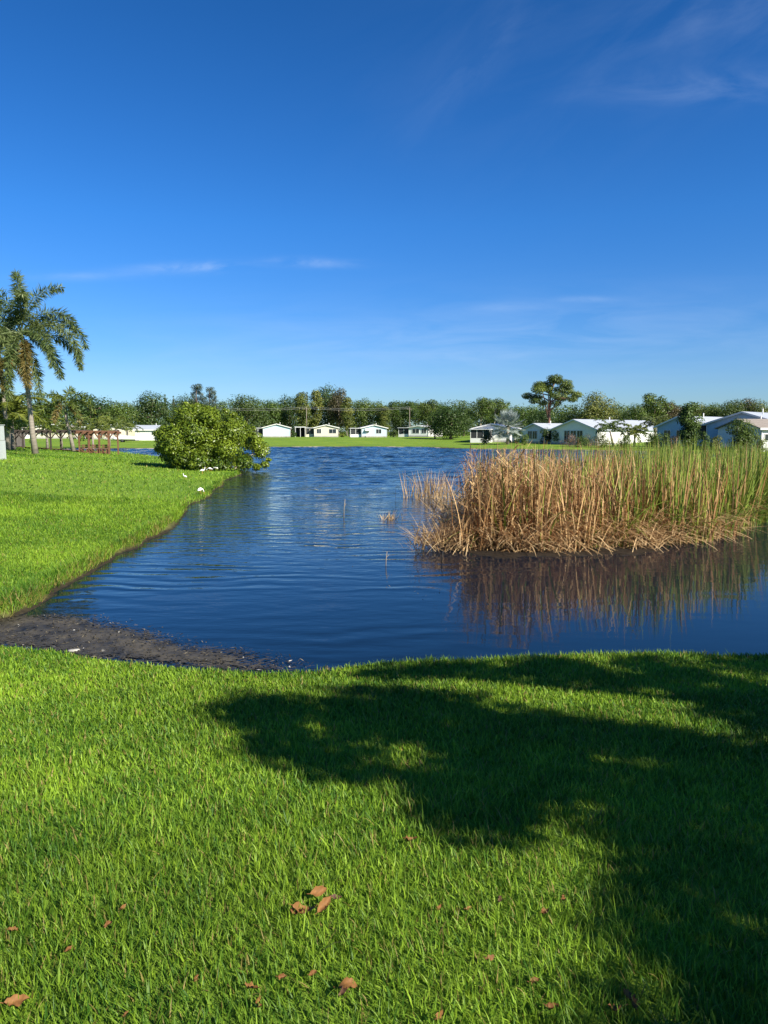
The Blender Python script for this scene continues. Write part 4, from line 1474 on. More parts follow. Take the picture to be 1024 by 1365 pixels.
def house(label, px, d, yaw, Wd, Ln, wh, rise, ridge, wall, roof, windows=(), porch=None, door=None, over=0.35, name='mobile_home', z=None, carport=None, shade=None):
    """front corner-centre at photo column px; local x along the front, y going back"""
    x = PX(px, d)
    z = hz(x, d) if z is None else z
    root = empty(name, (x, d, z), math.radians(yaw), label, 'house')
    h = Wd / 2
    mb = MB()
    zb = -0.3
    if ridge == 'y':
        vs = [(-h, 0, zb), (h, 0, zb), (h, 0, wh), (0, 0, wh + rise), (-h, 0, wh), (-h, Ln, zb), (h, Ln, zb), (h, Ln, wh), (0, Ln, wh + rise), (-h, Ln, wh)]
        fs = [(0, 1, 2, 3, 4), (9, 8, 7, 6, 5), (1, 6, 7, 2), (5, 0, 4, 9), (2, 7, 8, 3), (3, 8, 9, 4), (0, 5, 6, 1)]
    else:
        vs = [(-h, 0, zb), (-h, Ln, zb), (-h, Ln, wh), (-h, Ln / 2, wh + rise), (-h, 0, wh), (h, 0, zb), (h, Ln, zb), (h, Ln, wh), (h, Ln / 2, wh + rise), (h, 0, wh)]
        fs = [(4, 3, 2, 1, 0), (5, 6, 7, 8, 9), (0, 5, 9, 4), (1, 2, 7, 6), (4, 9, 8, 3), (3, 8, 7, 2), (0, 1, 6, 5)]
    mb.add(vs, fs)
    mb.build('wall', wall, root)
    # roof: two slabs with eaves
    mb = MB()
    t = 0.12
    half = h if ridge == 'y' else Ln / 2
    sl = rise / half
    e = half + over
    for sgn in (-1, 1):
        a0, a1 = -over if ridge == 'y' else -h - over, (Ln + over) if ridge == 'y' else h + over
        zr, ze = wh + rise + 0.02, wh + 0.02 - sl * over
        q = []
        for b in (a0, a1):
            for (u, zz) in ((0, zr), (sgn * e, ze), (sgn * e, ze + t), (0, zr + t)):
                q.append((u, b, zz) if ridge == 'y' else (b, Ln / 2 + u, zz))
        mb.add(q, [(0, 1, 2, 3), (7, 6, 5, 4), (0, 4, 5, 1), (1, 5, 6, 2), (2, 6, 7, 3), (3, 7, 4, 0)])
    rf = mb.build('roof', roof, root)
    mb = MB()
    if ridge == 'y':
        mb.tube([(0.9, Ln * 0.35, wh + rise * 0.7), (0.9, Ln * 0.35, wh + rise + 0.55)], 0.07, 6)
    else:
        mb.tube([(h * 0.4, Ln * 0.6, wh + rise * 0.7), (h * 0.4, Ln * 0.6, wh + rise + 0.5)], 0.07, 6)
    mb.build('vent_pipe', TRIM, rf)
    # fascia boards along the front edge
    mb = MB()
    if ridge == 'y':
        for sgn in (-1, 1):
            mb.beam((0, -over - 0.03, wh + rise + 0.04), (sgn * e, -over - 0.03, wh + 0.04 - sl * over), 0.05, 0.2)
    else:
        mb.box(-h - over, h + over, Ln / 2 - e - 0.06, Ln / 2 - e - 0.005, wh - sl * over - 0.08, wh - sl * over + 0.15)
    mb.build('fascia', TRIM, root)

    def place(side, u, dd, zz):
        if side == 'front':
            return (u, -dd, zz)
        if side == 'right':
            return (h + dd, u, zz)
        return (-h - dd, u, zz)

    def slab(mb_, side, u0, u1, d0, d1, z0, z1):
        a, b = place(side, u0, d0, z0), place(side, u1, d1, z1)
        mb_.box(min(a[0], b[0]), max(a[0], b[0]), min(a[1], b[1]), max(a[1], b[1]), z0, z1)
    for (side, u, z0, w_, hh) in windows:
        mb = MB()
        f = 0.07
        for (a, b, c_, e_) in ((u - w_ / 2 - f, u + w_ / 2 + f, z0 - f, z0), (u - w_ / 2 - f, u + w_ / 2 + f, z0 + hh, z0 + hh + f), (u - w_ / 2 - f, u - w_ / 2, z0, z0 + hh), (u + w_ / 2, u + w_ / 2 + f, z0, z0 + hh), (u - 0.025, u + 0.025, z0, z0 + hh)):
            slab(mb, side, a, b, 0.003, 0.06, c_, e_)
        w = mb.build('window', TRIM, root)
        mb = MB()
        slab(mb, side, u - w_ / 2 - 0.02, u + w_ / 2 + 0.02, 0.006, 0.03, z0 - 0.02, z0 + hh + 0.02)
        mb.build('pane', GLASS, w)
    if d < 200 and name == 'mobile_home':
        mb = MB()
        mb.box(-h - 0.02, h + 0.02, -0.02, Ln + 0.02, -0.29, 0.34)
        mb.build('skirting', SKIRT, root)
        for u_ in (-h + 0.04, h - 0.12):
            mb = MB()
            mb.box(u_, u_ + 0.08, -0.075, -0.005, 0.345, wh - 0.1)
            mb.build('downspout', TRIM, root)
    if door:
        side, u = door
        mb = MB()
        slab(mb, side, u - 0.45, u + 0.45, 0.025, 0.06, 0.36, 2.15)
        dd = mb.build('door', TRIM, root)
        mb = MB()
        slab(mb, side, u + 0.30, u + 0.36, 0.062, 0.12, 1.05, 1.2)
        mb.build('handle', SCREEN, dd)
        mb = MB()
        slab(mb, side, u - 0.6, u + 0.6, 0.03, 0.9, -0.3, 0.18)
        slab(mb, side, u - 0.6, u + 0.6, 0.03, 0.5, 0.183, 0.335)
        mb.build('steps', SKIRT, root)
    if porch:
        # screened porch: floor, posts, knee wall, dark screens, flat roof
        x0, x1, y0, y1, ph, pm = porch
        pr = MB()
        pr.box(x0 - 0.2, x1 + 0.2, y0 - 0.25, y1, ph, ph + 0.14)
        po = pr.build('porch_roof', roof, root)
        sc_ = MB()
        kw = 0.75
        sc_.box(x0 + 0.03, x1 - 0.03, y0 + 0.04, y1 - 0.02, kw, ph - 0.003)
        sc_.build('porch_screen', SCREEN, root)
        ps = MB()
        ps.box(x0, x1, y0, y0 + 0.08, -0.3, kw - 0.003)
        ps.box(x0, x0 + 0.08, y0 + 0.083, y1, -0.3, kw - 0.003)
        ps.box(x1 - 0.08, x1, y0 + 0.083, y1 - 0.01, -0.3, kw - 0.003)
        nn = max(2, int(round((x1 - x0) / 1.3)))
        for i in range(nn + 1):
            u = x0 + (x1 - x0 - 0.09) * i / nn
            ps.box(u, u + 0.09, y0 - 0.01, y0 + 0.06, kw, ph - 0.003)
        for yy in np.linspace(y0 + 0.3, y1 - 0.3, 3):
            ps.box(x0 - 0.01, x0 + 0.05, yy, yy + 0.09, kw, ph - 0.003)
            ps.box(x1 - 0.05, x1 + 0.01, yy, yy + 0.09, kw, ph - 0.003)
        ps.build('porch_frame', pm, root)
    if carport:
        x0, x1, y0, y1, ph = carport
        cr = MB()
        cr.box(x0, x1, y0, y1, ph, ph + 0.2)
        cr.build('carport_roof', roof, root)
        for (u, v) in ((x0 + 0.1, y0 + 0.1), (x1 - 0.2, y0 + 0.1), (x0 + 0.1, y1 - 0.2), ((x0 + x1) / 2, y0 + 0.1)):
            c_ = MB()
            c_.box(u, u + 0.1, v, v + 0.1, -0.3, ph - 0.003)
            c_.build('post', TRIM, root)
        bk = MB()
        bk.box(x0 + 0.3, x1 - 0.1, y1 - 0.1, y1 - 0.02, -0.3, ph - 0.003)
        bk.build('carport_wall', SCREEN, root)
    if shade:
        side, u, z0, w_ = shade
        aw = MB()
        a, b = place(side, u - w_ / 2, 0.01, z0), place(side, u + w_ / 2, 0.9, z0 - 0.55)
        aw.add([(u - w_ / 2, -0.01, z0), (u + w_ / 2, -0.01, z0), (u + w_ / 2, -0.9, z0 - 0.5), (u - w_ / 2, -0.9, z0 - 0.5),
                (u - w_ / 2, -0.01, z0 + 0.05), (u + w_ / 2, -0.01, z0 + 0.05), (u + w_ / 2, -0.9, z0 - 0.45), (u - w_ / 2, -0.9, z0 - 0.45)],
               [(0, 3, 2, 1), (4, 5, 6, 7), (0, 1, 5, 4), (1, 2, 6, 5), (2, 3, 7, 6), (3, 0, 4, 7)])
        aw.build('awning', ROOFW, root)
    return root


# across the lake
house('small white lakeside house with a plain windowless end and porch beside it', 369, 190, 8, 7.2, 12, 2.5, 0.95, 'y', PALEBLUE, ROOFW, [('right', 3, 1.0, 1.2, 1.1)], porch=(-6.2, -3.65, 1.0, 8, 2.35, WHITE))
house('cream lakeside house with a carport opening and two windows', 435, 190, 6, 6.4, 12, 2.4, 0.75, 'y', CREAM, ROOFW, [('front', -1.9, 0.95, 1.1, 1.15), ('front', 1.7, 0.95, 1.9, 1.1)], porch=(-5.4, -3.25, 1.5, 8, 2.3, CREAM), carport=(-8.3, -5.42, 0.6, 8, 2.5))
house('pale blue lakeside house with an awning and dark screened porch', 499, 190, 6, 6.8, 12, 2.4, 0.8, 'y', PALEBLUE, ROOFW, [('front', 1.2, 1.0, 1.4, 1.1)], porch=(-6.3, -3.45, 0.8, 8, 2.3, WHITE), shade=('front', -1.7, 2.2, 1.6), door=('front', -1.7))
house('flat roofed white lakeside house with a wide dark screened porch and plain end wall', 558, 188, -24, 5.6, 11, 2.4, 0.45, 'y', WHITE, ROOFW, [('front', -0.8, 0.95, 1.9, 1.1), ('front', 1.5, 0.95, 1.2, 1.1)], porch=(-5.9, -2.85, 0.4, 8, 2.3, WHITE))
# behind the picnic ground
house('pale house half hidden behind the palms and trellis', 68, 150, 10, 7.5, 10, 2.3, 0.7, 'y', CREAM, ROOFB, [('front', -2.0, 0.9, 1.2, 1.1), ('front', 1.6, 0.9, 1.6, 1.1)], porch=(-5.8, -3.8, 0.8, 7, 2.2, WHITE))
house('cream house with a flat carport beside the palms', 146, 146, 8, 6.2, 10, 2.3, 0.6, 'y', CREAM, ROOFW, [('front', -1.6, 0.85, 1.2, 1.2), ('front', 1.4, 0.9, 1.3, 1.0)], carport=(-6.6, -3.2, 0.4, 7, 2.45), door=('front', 0.1))
house('plain white shed with a grey roof by the round shrub', 198, 140, 6, 5.0, 4.6, 2.1, 0.75, 'x', WHITE, ROOFG, [('front', 1.0, 1.1, 0.7, 0.5)], name='garden_shed')
# along the near side of the lake
house('white house mostly hidden behind the silver fan palm', 655, 132, -20, 7, 11, 2.5, 0.8, 'y', WHITE, ROOFW, [('front', 1.9, 0.9, 1.0, 1.1)], porch=(-3.4, 0.2, -2.4, -0.05, 2.3, WHITE))
house('grey gabled house with one wide window behind the lone pine', 712, 124, -50, 6.0, 9.5, 2.2, 1.15, 'y', GREYBLUE, ROOFG, [('front', -0.9, 0.8, 0.9, 1.3), ('front', 0.15, 0.8, 0.9, 1.3), ('right', 4.0, 0.9, 1.2, 1.0)], porch=(-4.4, -2.75, 0.8, 5, 2.1, GREYBLUE))
house('long white house with a windowed end gable and bright side wall', 765, 113, -50, 8.6, 24, 2.35, 1.55, 'y', WHITE, ROOFG, [('front', -1.3, 0.4, 1.0, 1.8), ('front', -0.1, 0.4, 1.0, 1.8), ('front', 1.1, 0.4, 1.0, 1.8), ('right', 18, 0.9, 1.3, 1.0)], porch=(-6.2, -4.05, 1.6, 6, 2.3, GREYBLUE), door=('right', 8.0))
house('blue gabled house half hidden behind the glossy small tree', 904, 96, -50, 6.2, 14, 2.6, 1.3, 'y', BLUE, ROOFG, [('front', -1.6, 0.8, 0.9, 1.3), ('front', 0.2, 0.8, 0.9, 1.3), ('front', 1.7, 0.8, 0.8, 1.3)], door=('right', 2.0))
house('large blue gabled house with a dark porch beside its front', 988, 88, -46, 8.6, 12, 2.75, 1.35, 'y', BLUE, ROOFG, [('front', 1.9, 0.9, 1.0, 1.3)], porch=(-7.2, -4.35, 0.5, 6, 2.55, BLUE), door=('front', 0.4))
house('white clapboard house at the edge of view with a dark side window', 1040, 80, 4, 4.6, 9, 2.5, 1.0, 'x', WHITE, ROOFB, [('front', -1.4, 1.15, 0.9, 0.7), ('front', 1.0, 1.1, 1.0, 0.8)], door=('front', 0.1))

# ------------------------------------------------------------------ picnic ground
def timber_frame(name, label, d, pxs, top_py, dy, cat, benches=False, brace=0.6, pw=0.2, tm=None):
    TIMBER = tm or ORANGETIMBER
    xs = [PX(p, d) for p in pxs]
    zt = PZ(top_py, d)
    cx = (xs[0] + xs[-1]) / 2
    zg = hz(cx, d)
    root = empty(name, (cx, d, zg), 0, label, cat)
    H = zt - zg
    for yy in ((0.0, dy) if dy else (0.0,)):
        for xq in xs:
            g = hz(xq, d + yy) - zg
            mb = MB()
            mb.box(xq - cx - pw / 2, xq - cx + pw / 2, yy - pw / 2, yy + pw / 2, g - 0.2, H - 0.2)
            po = mb.build('post', TIMBER, root)
            bb = MB()
            for sgn in (-1, 1):
                if (sgn < 0 and xq == xs[0]) or (sgn > 0 and xq == xs[-1]):
                    continue
                bb.beam((xq - cx + sgn * 0.1, yy, H - 0.2 - brace), (xq - cx + sgn * brace, yy, H - 0.2), 0.08, 0.09)
            bb.build('knee_brace', TIMBER, po)
        mb = MB()
        mb.box(xs[0] - cx - 0.35, xs[-1] - cx + 0.35, yy - 0.07, yy + 0.07, H - 0.2, H)
        mb.build('beam', TIMBER, root)
    if dy:
        mb = MB()
        for xq in np.arange(xs[0] - cx - 0.25, xs[-1] - cx + 0.3, 0.6):
            mb.box(xq, xq + 0.09, -0.45, dy + 0.45, H + 0.002, H + 0.11)
        mb.build('rafter_slats', TIMBER, root)
    if benches:
        for i in range(len(xs) - 1):
            a, b = xs[i] - cx + pw / 2 + 0.02, xs[i + 1] - cx - pw / 2 - 0.02
            mb = MB()
            for k_ in range(3):
                mb.box(a, b, -0.12 + k_ * 0.17, 0.02 + k_ * 0.17, 0.42, 0.47)
            for k_ in range(2):
                mb.box(a, b, 0.36, 0.40, 0.55 + k_ * 0.18, 0.68 + k_ * 0.18)
            mb.box(a + 0.1, a + 0.18, -0.1, 0.4, -0.1, 0.418)
            mb.box(b - 0.18, b - 0.1, -0.1, 0.4, -0.1, 0.418)
            mb.beam((a + 0.1, -0.14, 0.4), (b - 0.1, -0.14, 0.02), 0.05, 0.09)
            mb.build('bench', TIMBER, root)
    return root


timber_frame('wooden_trellis', 'long low dark brown timber trellis on braced posts behind the tallest palm', 71, [6, 31, 68, 106], 574.5, 2.2, 'trellis', brace=0.5, pw=0.13, tm=DARKTIMBER)
timber_frame('picnic_shelter', 'reddish timber shelter frame with benches between its four posts near the water', 68, [106, 119, 133, 145], 575.5, 2.4, 'shelter', True, 0.35, 0.12)

# grey board fence behind the trellis
d = 84
x0, x1 = PX(2, d), PX(33, d)
zg = hz((x0 + x1) / 2, d)
root = empty('board_fence', ((x0 + x1) / 2, d, zg), 0, 'weathered grey board fence behind the timber trellis', 'fence')
hw = (x1 - x0) / 2
H = PZ(577, d) - zg
mb = MB()
u = -hw
while u < hw:
    mb.box(u, u + 0.14, 0, 0.03, -0.1, H + 0.02 * math.sin(u * 9))
    u += 0.155
mb.build('boards', GREYWOOD, root)
for u in (-hw, 0, hw - 0.1):
    mb = MB()
    mb.box(u, u + 0.1, 0.033, 0.13, -0.2, H + 0.08)
    mb.build('post', GREYWOOD, root)

# white utility pedestal at the edge of the lawn
d = 40.0
x0, x1 = PX(-9, d), PX(3.6, d)
zg = hz(x0, d)
H = PZ(567, d) - zg
root = empty('utility_pedestal', (x0, d, zg), 0, 'pale grey metal utility box standing alone on the lawn edge', 'utility box')
PED = mat('pale_metal', (0.38, 0.41, 0.40), 0.5, 0.4, 0.12, 6)
mb = MB()
mb.box(0, x1 - x0, 0, 0.4, -0.2, H * 0.55)
mb.build('cabinet', PED, root)
mb = MB()
mb.box(0.02, x1 - x0 - 0.02, 0.02, 0.38, H * 0.55 + 0.02, H)
mb.build('upper_cabinet', PED, root)
mb = MB()
mb.box(-0.02, x1 - x0 + 0.02, -0.02, 0.42, H + 0.003, H + 0.04)
mb.build('lid', PED, root)

# mulch bed under the trellis
mx_ = np.array([G(a, b, 0.6)[:2] for a, b in ((22, 598.5), (60, 599.5), (106, 600.5), (110, 597.5), (60, 595.5), (22, 595.5))])
xs, ys = np.arange(mx_[:, 0].min(), mx_[:, 0].max(), 0.3), np.arange(mx_[:, 1].min(), mx_[:, 1].max(), 0.3)
A, B = np.meshgrid(xs, ys)
Zm = height(A.ravel(), B.ravel()) + 0.10 + 0.05 * fbm(A.ravel(), B.ravel(), 0.8)
nxx = len(xs)
idx = (np.arange(len(ys) - 1)[:, None] * nxx + np.arange(nxx - 1)[None, :]).ravel()
q = np.stack([idx, idx + 1, idx + nxx + 1, idx + nxx], 1)
ins = poly_sd(mx_, A.ravel(), B.ravel()) > -0.1
o = link('mulch_bed', np_mesh('mulch_bed', np.stack([A.ravel(), B.ravel(), Zm], 1), q[ins[q].all(axis=1)], None, True), None, [mat('mulch', (0.20, 0.085, 0.045), 0.9, 0.1, 0.6, 6)])
tag(o, 'red brown mulch bed under the timber trellis', 'mulch bed', kind='structure')

# covered white boat by the shed
d = 128.0
root = empty('covered_boat', (PX(166, d), d, hz(PX(166, d), d)), math.radians(4), 'white covered boat parked between the cream house and the shed', 'boat')
mb = MB()
sec = []
for i in range(9):
    t = i / 8
    w_ = 0.75 * (1 - max(0, t - 0.45) ** 2 * 3.0)
    xx = -1.9 + 3.9 * t
    sec += [(xx, -w_ * 0.6, 0.35 + 0.12 * t * t), (xx, -w_, 0.75 + 0.2 * t), (xx, 0, 0.95 + 0.25 * math.sin(math.pi * t)), (xx, w_, 0.75 + 0.2 * t), (xx, w_ * 0.6, 0.35 + 0.12 * t * t)]
fs = []
for i in range(8):
    for j in range(5):
        fs.append((i * 5 + j, i * 5 + (j + 1) % 5, i * 5 + 5 + (j + 1) % 5, i * 5 + 5 + j))
fs += [(4, 3, 2, 1, 0), (40, 41, 42, 43, 44)]
mb.add(sec, fs, 0, True)
mb.build('hull', WHITE, root)
mb = MB()
for yy in (-0.5, 0.5):
    mb.tube([(-0.3, yy - 0.07, 0.25), (-0.3, yy + 0.07, 0.25)], 0.27, 12)
mb.build('trailer_wheel', SCREEN, root)
mb = MB()
mb.beam((-1.6, 0, 0.3), (2.6, 0, 0.3), 0.1, 0.1)
mb.build('trailer_beam', SCREEN, root)

# utility poles and the wire over the far houses
POLE = mat('pole_wood', (0.20, 0.17, 0.14), 0.9, 0.2, 0.3, 2)
pd = 205.0
heads = []
for i, (px, lab) in enumerate(((272, 'utility pole rising behind the round shrub'), (409, 'slim utility pole beside the carport of the cream house'), (546, 'utility pole over the last lakeside house'))):
    x = PX(px, pd)
    zg = hz(x, pd)
    zt = PZ(545, pd)
    r_ = empty('utility_pole', (x, pd, zg), 0, lab, 'utility pole', 'utility poles behind the lakeside houses')
    mb = MB()
    mb.tube([(0, 0, -0.3), (0, 0, zt - zg + 0.4)], [0.13, 0.09], 8)
    mb.build('shaft', POLE, r_)
    mb = MB()
    mb.box(-0.8, 0.8, 0.12, 0.22, zt - zg - 0.1, zt - zg + 0.02)
    mb.build('crossarm', POLE, r_)
    heads.append((x, pd, zt + 0.1))
r_ = empty('power_line', heads[0], 0, 'thin power line strung across the trees over the far houses', 'power line')
for k_, dy in enumerate((0.0, 0.45)):
    mb = MB()
    for a, b in zip(heads, heads[1:]):
        pts = []
        for t in np.linspace(0, 1, 11):
            pts.append((a[0] + (b[0] - a[0]) * t - heads[0][0], dy + 0.17 - 0.2 * k_, -0.9 * math.sin(math.pi * t) * 0.6 + dy))
        mb.tube(pts, 0.022, 4)
    mb.build('wire', mat('wire_metal', (0.30, 0.30, 0.30), 0.5, 0.4), r_)

# ------------------------------------------------------------------ birds: white ibises on the lawn point
PLUME = mat('white_plumage', (0.82, 0.81, 0.78), 0.7, 0.2, 0.06, 30)
BILL = mat('orange_bill', (0.55, 0.22, 0.08), 0.5, 0.3)


def ibis(px, py, heading, feeding, label, sc=1.0, z=None):
    p = G(px, py, 0.3)
    for _ in range(4):
        zz = hz(p[0], p[1])
        p = G(px, py, max(zz, 0.02))
    root = empty('white_ibis', (p[0], p[1], max(zz, 0.02) + 0.02), heading, label, 'bird', 'white wading birds on the tip of the lawn')
    root.scale = (sc * 0.54, sc * 0.54, sc * 0.54)
    if feeding:
        neck = [(0.19, 0, 0.34), (0.27, 0, 0.33), (0.33, 0, 0.26), (0.36, 0, 0.19), (0.385, 0, 0.15)]
        bill = [(0.40, 0, 0.14), (0.44, 0, 0.09), (0.45, 0, 0.03), (0.44, 0, -0.01)]
    else:
        neck = [(0.18, 0, 0.38), (0.23, 0, 0.45), (0.215, 0, 0.52), (0.23, 0, 0.575), (0.265, 0, 0.595)]
        bill = [(0.285, 0, 0.595), (0.34, 0, 0.58), (0.38, 0, 0.54), (0.40, 0, 0.49)]
    body = [(-0.24, 0, 0.27), (-0.17, 0, 0.29), (-0.06, 0, 0.325), (0.05, 0, 0.335), (0.13, 0, 0.345)]
    mb = MB()
    mb.tube(body + neck, [0.012, 0.055, 0.095, 0.105, 0.075, 0.045, 0.03, 0.026, 0.03, 0.034], 10)
    for sgn in (-1, 1):
        mb.tube([(0.0, sgn * 0.045, 0.27), (-0.01, sgn * 0.045, 0.17), (0.02, sgn * 0.045, 0.16), (0.0, sgn * 0.045, 0.0), (0.06, sgn * 0.05, 0.005)], [0.016, 0.009, 0.009, 0.007, 0.005], 6, 1)
    mb.tube(bill, [0.013, 0.011, 0.008, 0.004], 6, 1)
    mb.build('body', [PLUME, BILL], root)
    return root


ibis(247, 640, 2.6, False, 'white wading bird standing apart highest on the grass', 0.9)
ibis(267, 660, 1.2, True, 'white wading bird feeding alone nearest the waterline', 1.1)
ibis(270, 632, 0.2, False, 'white wading bird with raised neck in the row by the shrub', 1.1)
ibis(280, 629, 3.0, True, 'white wading bird bent over in the middle of the row by the shrub', 1.0)
ibis(288, 628, 3.3, True, 'white wading bird closest to the shrub stems', 1.0)
ibis(266, 627, 0.1, True, 'white wading bird at the back of the row under the shrub leaves', 1.0)

# ------------------------------------------------------------------ fallen leaves on the near lawn
rng = np.random.default_rng(66)
LEAFM = [mat('fallen_leaf', c, 0.7, 0.25, 0.35, 40) for c in ((0.16, 0.072, 0.024), (0.20, 0.095, 0.030), (0.09, 0.045, 0.030))]


def leaf_mesh(L, Wd, curl, cup, seed):
    r = np.random.default_rng(seed)
    nu, nv = 9, 5
    tw, cup, curl = r.uniform(-1.6, 1.6), cup * r.uniform(0.4, 1.6), curl * r.uniform(0.5, 2.2)
    vs, fs = [], []
    for i in range(nu):
        t = i / (nu - 1)
        w_ = Wd * 0.5 * max(0.03, math.sin(math.pi * min(1, t * 0.96 + 0.02)) ** 0.8) * (1 + 0.07 * r.normal() * (0 < i < nu - 1))
        for j in range(nv):
            s_ = (j / (nv - 1)) * 2 - 1
            vs.append((L * (t - 0.5), w_ * s_, cup * s_ * s_ * w_ + tw * s_ * (t - 0.3) * w_ + curl * L * (t - 0.5) ** 2 + 0.004 * r.normal() * (0.3 + abs(s_))))
    for i in range(nu - 1):
        for j in range(nv - 1):
            a = i * nv + j
            fs.append((a, a + 1, a + nv + 1, a + nv))
    mb = MB()
    mb.add(vs, fs, 0, True)
    mb.tube([(-L * 0.5, 0, curl * L * 0.25), (-L * 0.72, 0.003, curl * L * 0.25 + 0.006)], [0.0016, 0.001], 5)
    return mb


def fallen(px, py, size, label, mi=0, tilt=(0.2, 0.1), rz=0.0, curl=0.6, group='brown leaves fallen on the near lawn', up=0.045):
    p = G(px, py, 0.7)
    for _ in range(5):
        zz = hz(p[0], p[1]) + up * 0.75
        p = G(px, py, zz)
    dist = p[1]
    L = size * 0.76 / F * dist
    o = leaf_mesh(L, L * 0.46, curl, 0.9, int(px)).build('fallen_leaf', LEAFM[mi])
    o.location = p
    o.rotation_euler = (tilt[0], tilt[1], rz)
    return tag(o, label, 'leaf', group)


fallen(424, 1189, 34, 'pale brown leaf standing up behind the cluster of fallen leaves', 1, (0.7, 0.0), 0.5, up=0.07)
fallen(406, 1214, 46, 'long orange brown leaf lying in front of the cluster', 1, (0.3, 0.1), 0.15)
fallen(432, 1207, 38, 'curled orange brown leaf at the side of the cluster', 1, (0.5, -0.3), 0.9, up=0.06)
fallen(396, 1217, 28, 'smaller tan leaf at the tip of the cluster', 1, (0.1, 0.1), 2.9)
fallen(448, 1196, 22, 'small dark leaf sunk in grass beside the cluster', 2, (0.5, 0.2), 0.2)
fallen(335, 1317, 28, 'orange leaf above another close to the picture bottom', 1, (0.3, 0.0), 2.8, up=0.06)
fallen(343, 1338, 30, 'brown leaf on edge below the orange one', 1, (0.9, 0.2), 1.6)
fallen(466, 1311, 40, 'folded brown leaf arched over the grass', 1, (0.5, 0.1), 0.2, curl=-1.2, up=0.06)
fallen(455, 1322, 24, 'small brown leaf tucked under the folded one', 2, (0.7, 0.0), 1.3)
fallen(822, 1346, 30, 'tan leaf, flat one of the trio in the shade', 1, (0.1, 0.1), 3.0)
fallen(834, 1328, 34, 'brown leaf standing upright in the shaded trio', 0, (1.0, 0.1), 1.7, up=0.065)
fallen(842, 1336, 28, 'leaf leaning against the upright one in the shade', 0, (0.9, -0.2), 1.3, up=0.06)
fallen(735, 1344, 26, 'rusty leaf by itself between trio and sunlit grass', 0, (0.3, 0.1), 0.1)
fallen(712, 1308, 24, 'rust brown leaf showing as a small patch above the rusty one', 0, (0.4, 0.0), 0.4)
fallen(664, 1199, 18, 'dark purple brown leaf on edge in the grass', 2, (0.9, 0.0), 1.3, up=0.06)
fallen(724, 1216, 22, 'brown leaf near the edge of the tree shade', 0, (0.6, 0.1), 0.7)
fallen(750, 1197, 16, 'tiny brown leaf at the very edge of the shade', 0, (0.7, 0.0), 1.2)
fallen(624, 1211, 16, 'small tan leaf beside the dark purple one', 1, (0.5, 0.1), 0.6)
fallen(584, 1211, 15, 'small tan leaf between sunny tufts', 1, (0.6, 0.1), 1.0)
fallen(548, 1120, 22, 'reddish dry leaf lying up the slope in full sun', 0, (0.2, 0.0), 0.2)
fallen(652, 1278, 22, 'brown leaf sunk between blades in open sun', 0, (0.3, 0.2), 0.5)
fallen(584, 1355, 24, 'tan leaf at the bottom edge in the sun', 1, (0.6, 0.0), 0.9)
fallen(416, 1297, 20, 'brown leaf on edge uphill of the folded one', 0, (0.8, 0.1), 0.8)
fallen(376, 1302, 18, 'brown fleck of leaf between the orange pair and folded leaf', 0, (0.6, 0.1), 0.3)
fallen(90, 1266, 18, 'small brown leaf on the sunlit side, alone', 0, (0.7, 0.1), 1.2)
fallen(143, 1233, 18, 'brown leaf farther up the sunlit side', 0, (0.6, 0.1), 1.2)
fallen(163, 1211, 16, 'orange brown leaf highest on the sunlit side', 1, (0.6, 0.1), 1.3)
fallen(18, 1240, 18, 'tan leaf at the frame edge on the sunlit side', 1, (0.3, 0.1), 0.3)
fallen(22, 1336, 44, 'orange leaf cut by the frame edge at the bottom corner', 1, (0.3, 0.1), 0.4)
fallen(260, 1305, 16, 'orange speck of leaf among tall blades', 0, (0.8, 0.1), 1.4)
fallen(166, 1353, 16, 'brown speck of leaf near the bottom in sun', 0, (0.8, 0.1), 1.4)

# ------------------------------------------------------------------ the shade tree beside the camera (casts the shade on the near lawn)
rng = np.random.default_rng(90)
shade_px = [  # outline of the shade on the lawn, in photo pixels
    [(288, 938), (330, 928), (420, 935), (500, 915), (600, 925), (660, 930), (640, 962), (560, 962), (500, 985), (470, 1030), (400, 1048), (365, 1010), (330, 1005), (345, 980), (300, 955)],
    [(430, 905), (600, 884), (800, 882), (1024, 875), (1150, 880), (1150, 960), (960, 970), (930, 930), (800, 915), (700, 905), (560, 900)],
    [(530, 990), (640, 960), (760, 945), (950, 985), (1150, 960), (1150, 1060), (880, 1060), (800, 1045), (725, 1055), (690, 1090), (720, 1120), (785, 1150), (780, 1195), (690, 1165), (605, 1112), (540, 1055)],
    [(800, 1030), (1150, 1030), (1500, 1365), (1500, 1480), (820, 1480), (835, 1365), (845, 1280), (850, 1220), (840, 1160), (815, 1100)],
]


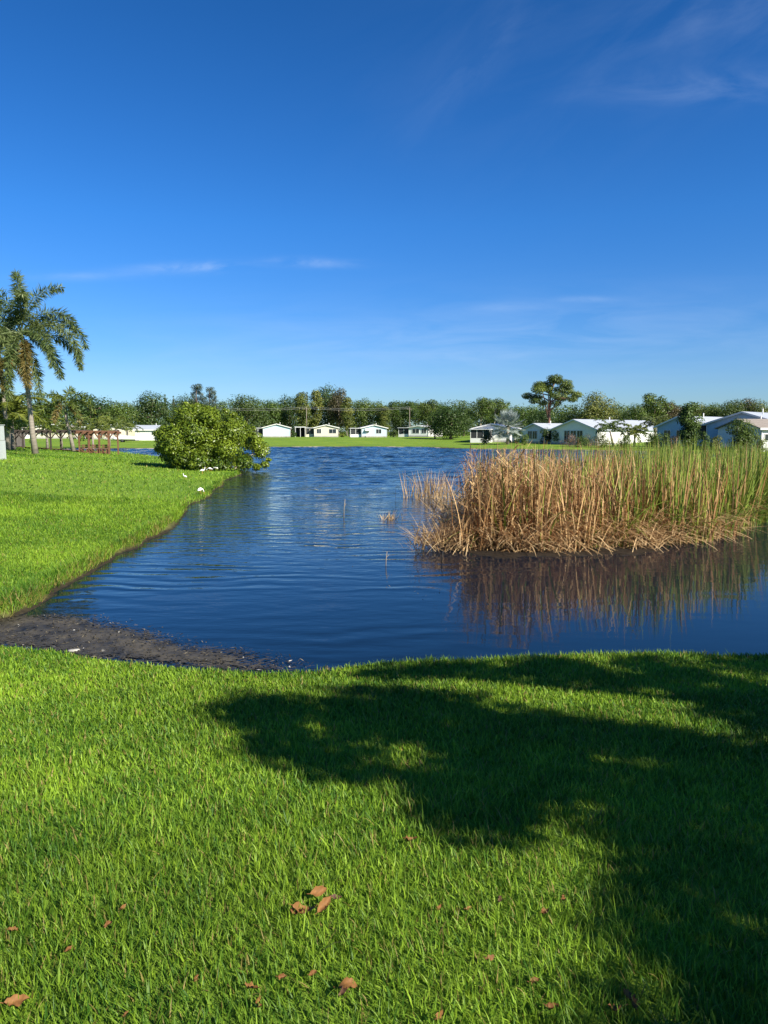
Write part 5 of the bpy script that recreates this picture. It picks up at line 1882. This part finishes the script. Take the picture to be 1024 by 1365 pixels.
def gpt(px, py):
    p = G(px, py, 0.6)
    for _ in range(3):
        p = G(px, py, hz(p[0], p[1]))
    return p


polys = [np.array([gpt(a, b)[:2] for a, b in pl]) for pl in shade_px]
polys.append(np.array([(2.6, 1.6), (7.5, 2.2), (9.5, 6.5), (4.2, 6.6), (3.3, 4.5)]))
polys.append(np.array([(1.2, 1.6), (6.5, 2.6), (6.5, -2.0), (2.4, -2.0)]))
# leaf sprays of the crown: spread so that the gaps between its boughs fall where sun reaches the lawn
pts = []
sv = np.array([SUNV.x, SUNV.y, SUNV.z])
for pi_, pl in enumerate(polys):
    lo, hi = pl.min(0), pl.max(0)
    m_ = int((hi - lo).prod() * 40)
    q = rng.uniform(lo, hi, (m_, 2))
    q = q[poly_sd(pl, q[:, 0], q[:, 1]) > 0.03]
    q = q[(fbm(q[:, 0] * 1.0 + 2, q[:, 1] * 1.6, 0.42) < (0.66, 0.67, 0.75, 0.9, 2, 2)[pi_]) | (rng.random(len(q)) < 0.25)]
    zg = height(q[:, 0], q[:, 1])
    zc = 3.2 + 3.6 * rng.random(len(q))
    t = (zc - zg) / sv[2]
    pts.append(np.stack([q[:, 0] + sv[0] * t, q[:, 1] + sv[1] * t, zc], 1))
pts = np.concatenate(pts)
cl = [(p[0], p[1], p[2], rng.uniform(0.16, 0.30)) for p in pts]
bx, by = 11.5, -0.6
bz = hz(bx, by)
root = empty('shade_oak', (bx, by, bz), 0, 'spreading oak beside the viewpoint whose boughs shade the near lawn', 'tree')
limbs = [(p[0] - bx, p[1] - by, p[2] - bz) for p in pts[rng.permutation(len(pts))[:55]]]
trunk_mb((0, 0, -0.3), (-0.8, 0.6, 5.2), 0.34, limbs, rng, 10).build('trunk', BARK, root)
cl = [(c[0] - bx, c[1] - by, c[2] - bz, c[3]) for c in cl]
link('crown', crown_mesh('shade_oak_crown', cl, 25, 0.15, (0.02, 0.05, 0.01), (0.07, 0.11, 0.02), rng, fill=0.1, aspect=0.6), root, [LEAF])
print('shade clumps', len(cl))
